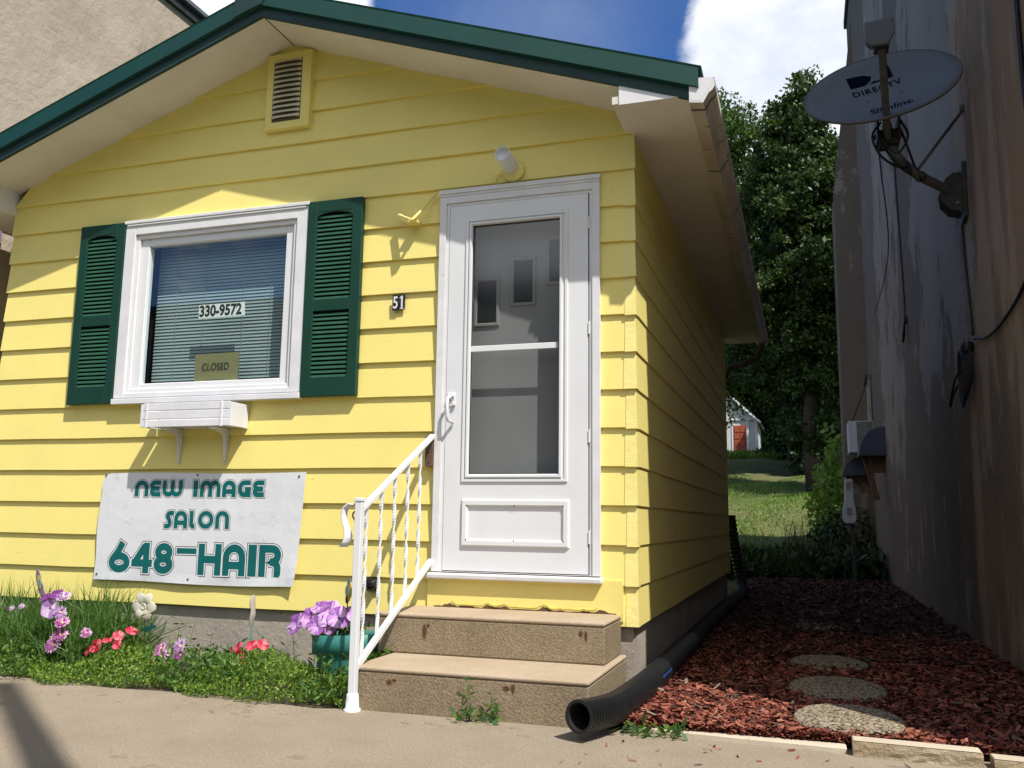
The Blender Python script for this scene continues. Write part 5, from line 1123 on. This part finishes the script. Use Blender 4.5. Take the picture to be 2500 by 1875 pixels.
def tree(name, x, y, H, R, lb, seed, mat='treeleaf', nclump=420, per=110, lsize=.17, low=.22, trunk_r=.28, group='trees behind the lawn', lean=(0,0), shape=1.0):
    rng = np.random.default_rng(seed); z0 = gz(x,y)-.2; t = thing(name, (x,y,z0), lb, 'tree', group); m = MB()
    top = Vector((x+lean[0],y+lean[1],z0+H*.92)); base = Vector((x,y,z0))
    tp = [base.lerp(top, i/7)+Vector((.18*math.sin(i*1.7+seed),.18*math.cos(i*1.3+seed),0))*(i > 0) for i in range(8)]
    m.tube(tp, [trunk_r*(1.25 if i == 0 else 1)*(1-.115*i) for i in range(8)], 9); tips = []
    for b_i in range(22):
        f_ = .24+.70*b_i/22; p = base.lerp(top, f_); an = b_i*2.4+seed; reach = R*(.95*math.sin(math.pi*min(1,(f_-low)*1.05/(1-low)+.12))**.6+.05)
        e = p+Vector((math.cos(an)*reach, math.sin(an)*reach, reach*.45+.3)); mid = p.lerp(e,.5)+Vector((0,0,-.15*reach+rng.normal()*.2)); r0 = trunk_r*.42*(1-f_*.7)
        m.tube(catmull([p,mid,e],3), [r0*(1-.13*i) for i in range(7)], 6); tips += [mid, p.lerp(e,.75), e]
    m.build('trunk','bark', t)
    # clumps: through the crown's volume, denser near the branch ends
    C_ = []
    while len(C_) < nclump:
        u = rng.normal(0,1,3); u /= np.linalg.norm(u); r = rng.random()**.45; f_ = (u[2]*r+1)/2
        if rng.random() < .45: q = tips[rng.integers(len(tips))]; c = np.array(q)+rng.normal(0,R*.13,3)
        else:
            wid = R*(.35+.75*math.sin(math.pi*min(1,max(.02,f_*.88+.10)))**shape); c = np.array([x+lean[0]*f_+u[0]*r*wid, y+lean[1]*f_+u[1]*r*wid, z0+H*(low+(1.0-low)*f_)])
        if f_ < .75 and math.sin(c[0]*1.7+seed)*math.sin(c[1]*1.3)*math.sin(c[2]*1.5+seed) > .42: continue
        if c[2] > z0+H: continue
        C_.append(c)
    C_ = np.array(C_); cr = rng.uniform(.28,.75,len(C_))*R/3.2
    n = len(C_)*per; idx = np.repeat(np.arange(len(C_)), per); u = rng.normal(0,1,(n,3)); u /= np.linalg.norm(u,axis=1)[:,None]; rr = rng.random(n)**.5
    P = C_[idx]+u*(rr*cr[idx])[:,None]*np.array([1,1,.72]); 
    global RNG; sv = RNG; RNG = rng; V = leaves(P, lsize, .15, .55); RNG = sv
    quads('crown', V, mat, t); return t
tree('dense_tree', 1.20, 31, 17.2, 2.75, 'tall dense tree whose ragged top rises beside the satellite dish', 3, nclump=1000, per=125, lsize=.19, low=.05, trunk_r=.30)
tree('side_tree', 6.9, 27, 16.0, 4.2, 'tree standing behind the stucco building, mostly hidden by it', 52, nclump=420, per=70, lsize=.26, low=.25, trunk_r=.3)
tree('leafy_tree', -2.9, 36, 19.0, 4.2, 'paler tree whose top shows just right of the salon roof', 8, mat='treeleaf2', nclump=700, per=110, lsize=.2, low=.30)
tree('shade_tree', 4.4, 42, 17.5, 4.4, 'broad dark tree filling the gap beside the right wall', 14, nclump=760, per=110, lsize=.25, low=.12, trunk_r=.4)
tree('slender_tree', 2.4, 45, 14.5, 3.4, 'dark slender tree standing behind the dense tree', 21, nclump=520, per=100, lsize=.24, low=.02, trunk_r=.2)
tree('far_tree', 1.6, 68, 17, 5.6, 'dark tree far up the hill right of the shed', 27, nclump=700, per=110, lsize=.40, low=.0, trunk_r=.35)
tree('hill_tree', -5.5, 74, 19, 6.0, 'big dark tree behind the little white shed', 33, nclump=700, per=110, lsize=.42, low=.04, trunk_r=.4)
tree('edge_tree', 4.6, 52, 16, 5.5, 'wide dark tree far back behind the right building', 41, nclump=700, per=110, lsize=.36, low=.0, trunk_r=.35)
def bush(name, x, y, w, d, h, n, ls, mat, lb, cat='bush', tilt=0, z=None):
    z0 = gz(x,y) if z is None else z; t = thing(name, (x,y,z0), lb, cat); u = RNG.normal(0,1,(n,3)); u /= np.linalg.norm(u,axis=1)[:,None]; r = RNG.random(n)**.35
    k = 1+.22*np.sin(u[:,0]*7+u[:,2]*5)*np.cos(u[:,1]*6)
    P = np.stack([x+u[:,0]*r*w*k+tilt*np.abs(u[:,2])*h, y+u[:,1]*r*d*k, z0+np.abs(u[:,2])*r*h*k],1); quads('foliage', leaves(P, ls, .1, .7), mat, t)
    m = MB()
    for i in range(6): a = i*1.05; m.tube([(x,y,z0-.05),(x+math.cos(a)*w*.3,y+math.sin(a)*d*.3,z0+h*.5),(x+math.cos(a)*w*.6,y+math.sin(a)*d*.6,z0+h*.8)], [.02,.014,.006], 5)
    m.build('stems','bark', t); return t
bush('grape_vine', 1.70, 15.5, .85, 1.6, 2.35, 5200, .13, 'vine', 'sunlit vine bush spilling beside the rear of the right wall', 'vine')
bush('dark_shrub', 1.55, 12.6, .75, .9, 1.0, 2600, .10, 'hosta', 'dark shrub at the foot of the vine bush', 'bush')
bush('undergrowth_bush', 1.2, 57, 2.6, 2.2, 4.2, 9000, .26, 'hosta', 'dark undergrowth bush right of the white shed', 'bush')
bush('thicket', 1.6, 40, 1.5, 1.2, 3.6, 6000, .2, 'hosta', 'dark thicket below the dense tree at the top of the lawn', 'bush')
bush('wild_bush', 3.3, 47, 2.9, 2.2, 4.4, 9000, .26, 'hosta', 'dark wild bush under the trees behind the fence boards', 'bush')
bush('low_bush', -1.3, 57, 1.1, .8, .75, 1500, .2, 'treeleaf', 'small light green bush at the right foot of the shed', 'bush')
fz = gz(0,44)
fn = thing('board_fence', (1.6,44,fz), 'short run of old leaning fence boards under the dark trees', 'fence')
for i in range(9):
    m = MB(); x = .15+i*.34; h = 1.35+.25*math.sin(i*2.1); m.bar((x,44,fz-.2),(x+.04*math.sin(i*3),44,fz+h),.30,.03,(0,1,0)); m.build('board','fence', fn)
n = 30000; x = RNG.uniform(-22,22,n); y = RNG.uniform(78,84,n); z = 8.0+RNG.random(n)**1.2*15
tag(quads('far_wood', leaves(np.stack([x,y,z],1), .95, .1, .7), 'treeleaf'), 'far off dark wood closing the view behind the hill', 'woods', kind='stuff')
# hosta bed in the shade at the end of the mulch
n = 5200; x = RNG.uniform(-1.6,1.9,n); y = RNG.uniform(9.6,13.0,n); hh = .20+.20*np.clip((x-.3)/1.4,0,1)+.08*np.sin(x*4)*np.sin(y*3); z = np.array([gz(0,v) for v in y])+RNG.random(n)*hh
tag(quads('shade_plants', leaves(np.stack([x,y,z],1), .19, .6, .45), 'hosta'), 'dark broad leaf plants in the shade at the end of the alley', 'ground cover', kind='stuff')
V = blades(1500,(-2.6,2.6),(9.4,13.2),(.2,.62),(.012,.02),.5,3); V[...,2] += np.vectorize(lambda yy_: gz(0,yy_))(V[...,1])
tag(quads('shade_grass', V, 'hosta'), 'arching dark grass blades among the shaded alley plants', 'grass', kind='stuff')
V = blades(90,(.35,.95),(13.2,13.8),(.5,.9),(.012,.02),.25,3); V[...,2] += gz(0,13.5)
tag(quads('seed_stalks', V, 'bark'), 'thin dry seed stalks standing against the sunlit lawn', 'grass', kind='stuff')
def lawn_blades():
    n = 42000; x = RNG.uniform(-4.5,4.5,n); y = 12.6+26*RNG.random(n)**1.3; z = np.vectorize(lambda a: gz(0,a))(y)+(.12*np.sin(x*.7+y*.3)+.08*np.sin(x*1.9-y*.5))*np.clip((y-12)/6,0,1)-.03
    V = leaves(np.stack([x,y,z],1), .10, 1.6, .25); tag(quads('lawn_grass', V, 'cover'), 'short lawn grass on the slope behind the alley', 'grass', kind='stuff')
lawn_blades()
n = 3500; x = RNG.uniform(-5.5,-.6,n); y = RNG.uniform(55,59.6,n); z = np.vectorize(lambda a: gz(0,a))(y)
tag(quads('rough_grass', leaves(np.stack([x,y,z],1), .5, 1.5, .16), 'cover'), 'longer bright grass in front of the shed', 'grass', kind='stuff')

# ------------------------------------------------------------------ poles and wires
up1 = thing('utility_pole', (-17.5,25,0), 'distant pole top with insulators just above the roof ridge', 'pole', 'utility poles')
m = MB(); m.tube([(-17.6,25,0),(-17.6,25,21.6)], [.16,.11], 10); m.build('pole','bark', up1); m = MB(); m.bar((-18.5,25,21.55),(-16.9,25,21.55),.10,.12); m.build('crossarm','bark', up1)
for x in (-18.3,-17.3,-17.0): m = MB(); m.lathe([(.05,0),(.09,.05),(.05,.10),(.08,.15),(.0001,.2)], (x,25,21.6), 8); m.build('insulator','steel', up1)
m = MB(); m.tube([(-17.0,25,21.8),(-15.1,25,21.95),(-8,25,23.5)], .03, 5); tag(m.build('power_line','cable'), 'thin power line crossing the sky above the roof', 'wire')
up2 = thing('utility_pole', (2.02,-4.92,0), 'wooden pole beside the street whose shadow crosses the sidewalk', 'pole', 'utility poles')
m = MB(); m.tube([(2.02,-4.92,-.1),(2.02,-4.92,9.4)], [.085,.070], 12); m.build('pole','bark', up2); m = MB(); m.tube([(2.02,-4.92,8.6),(1.0,-5.6,8.9)], .03, 6); m.build('arm','steel', up2)
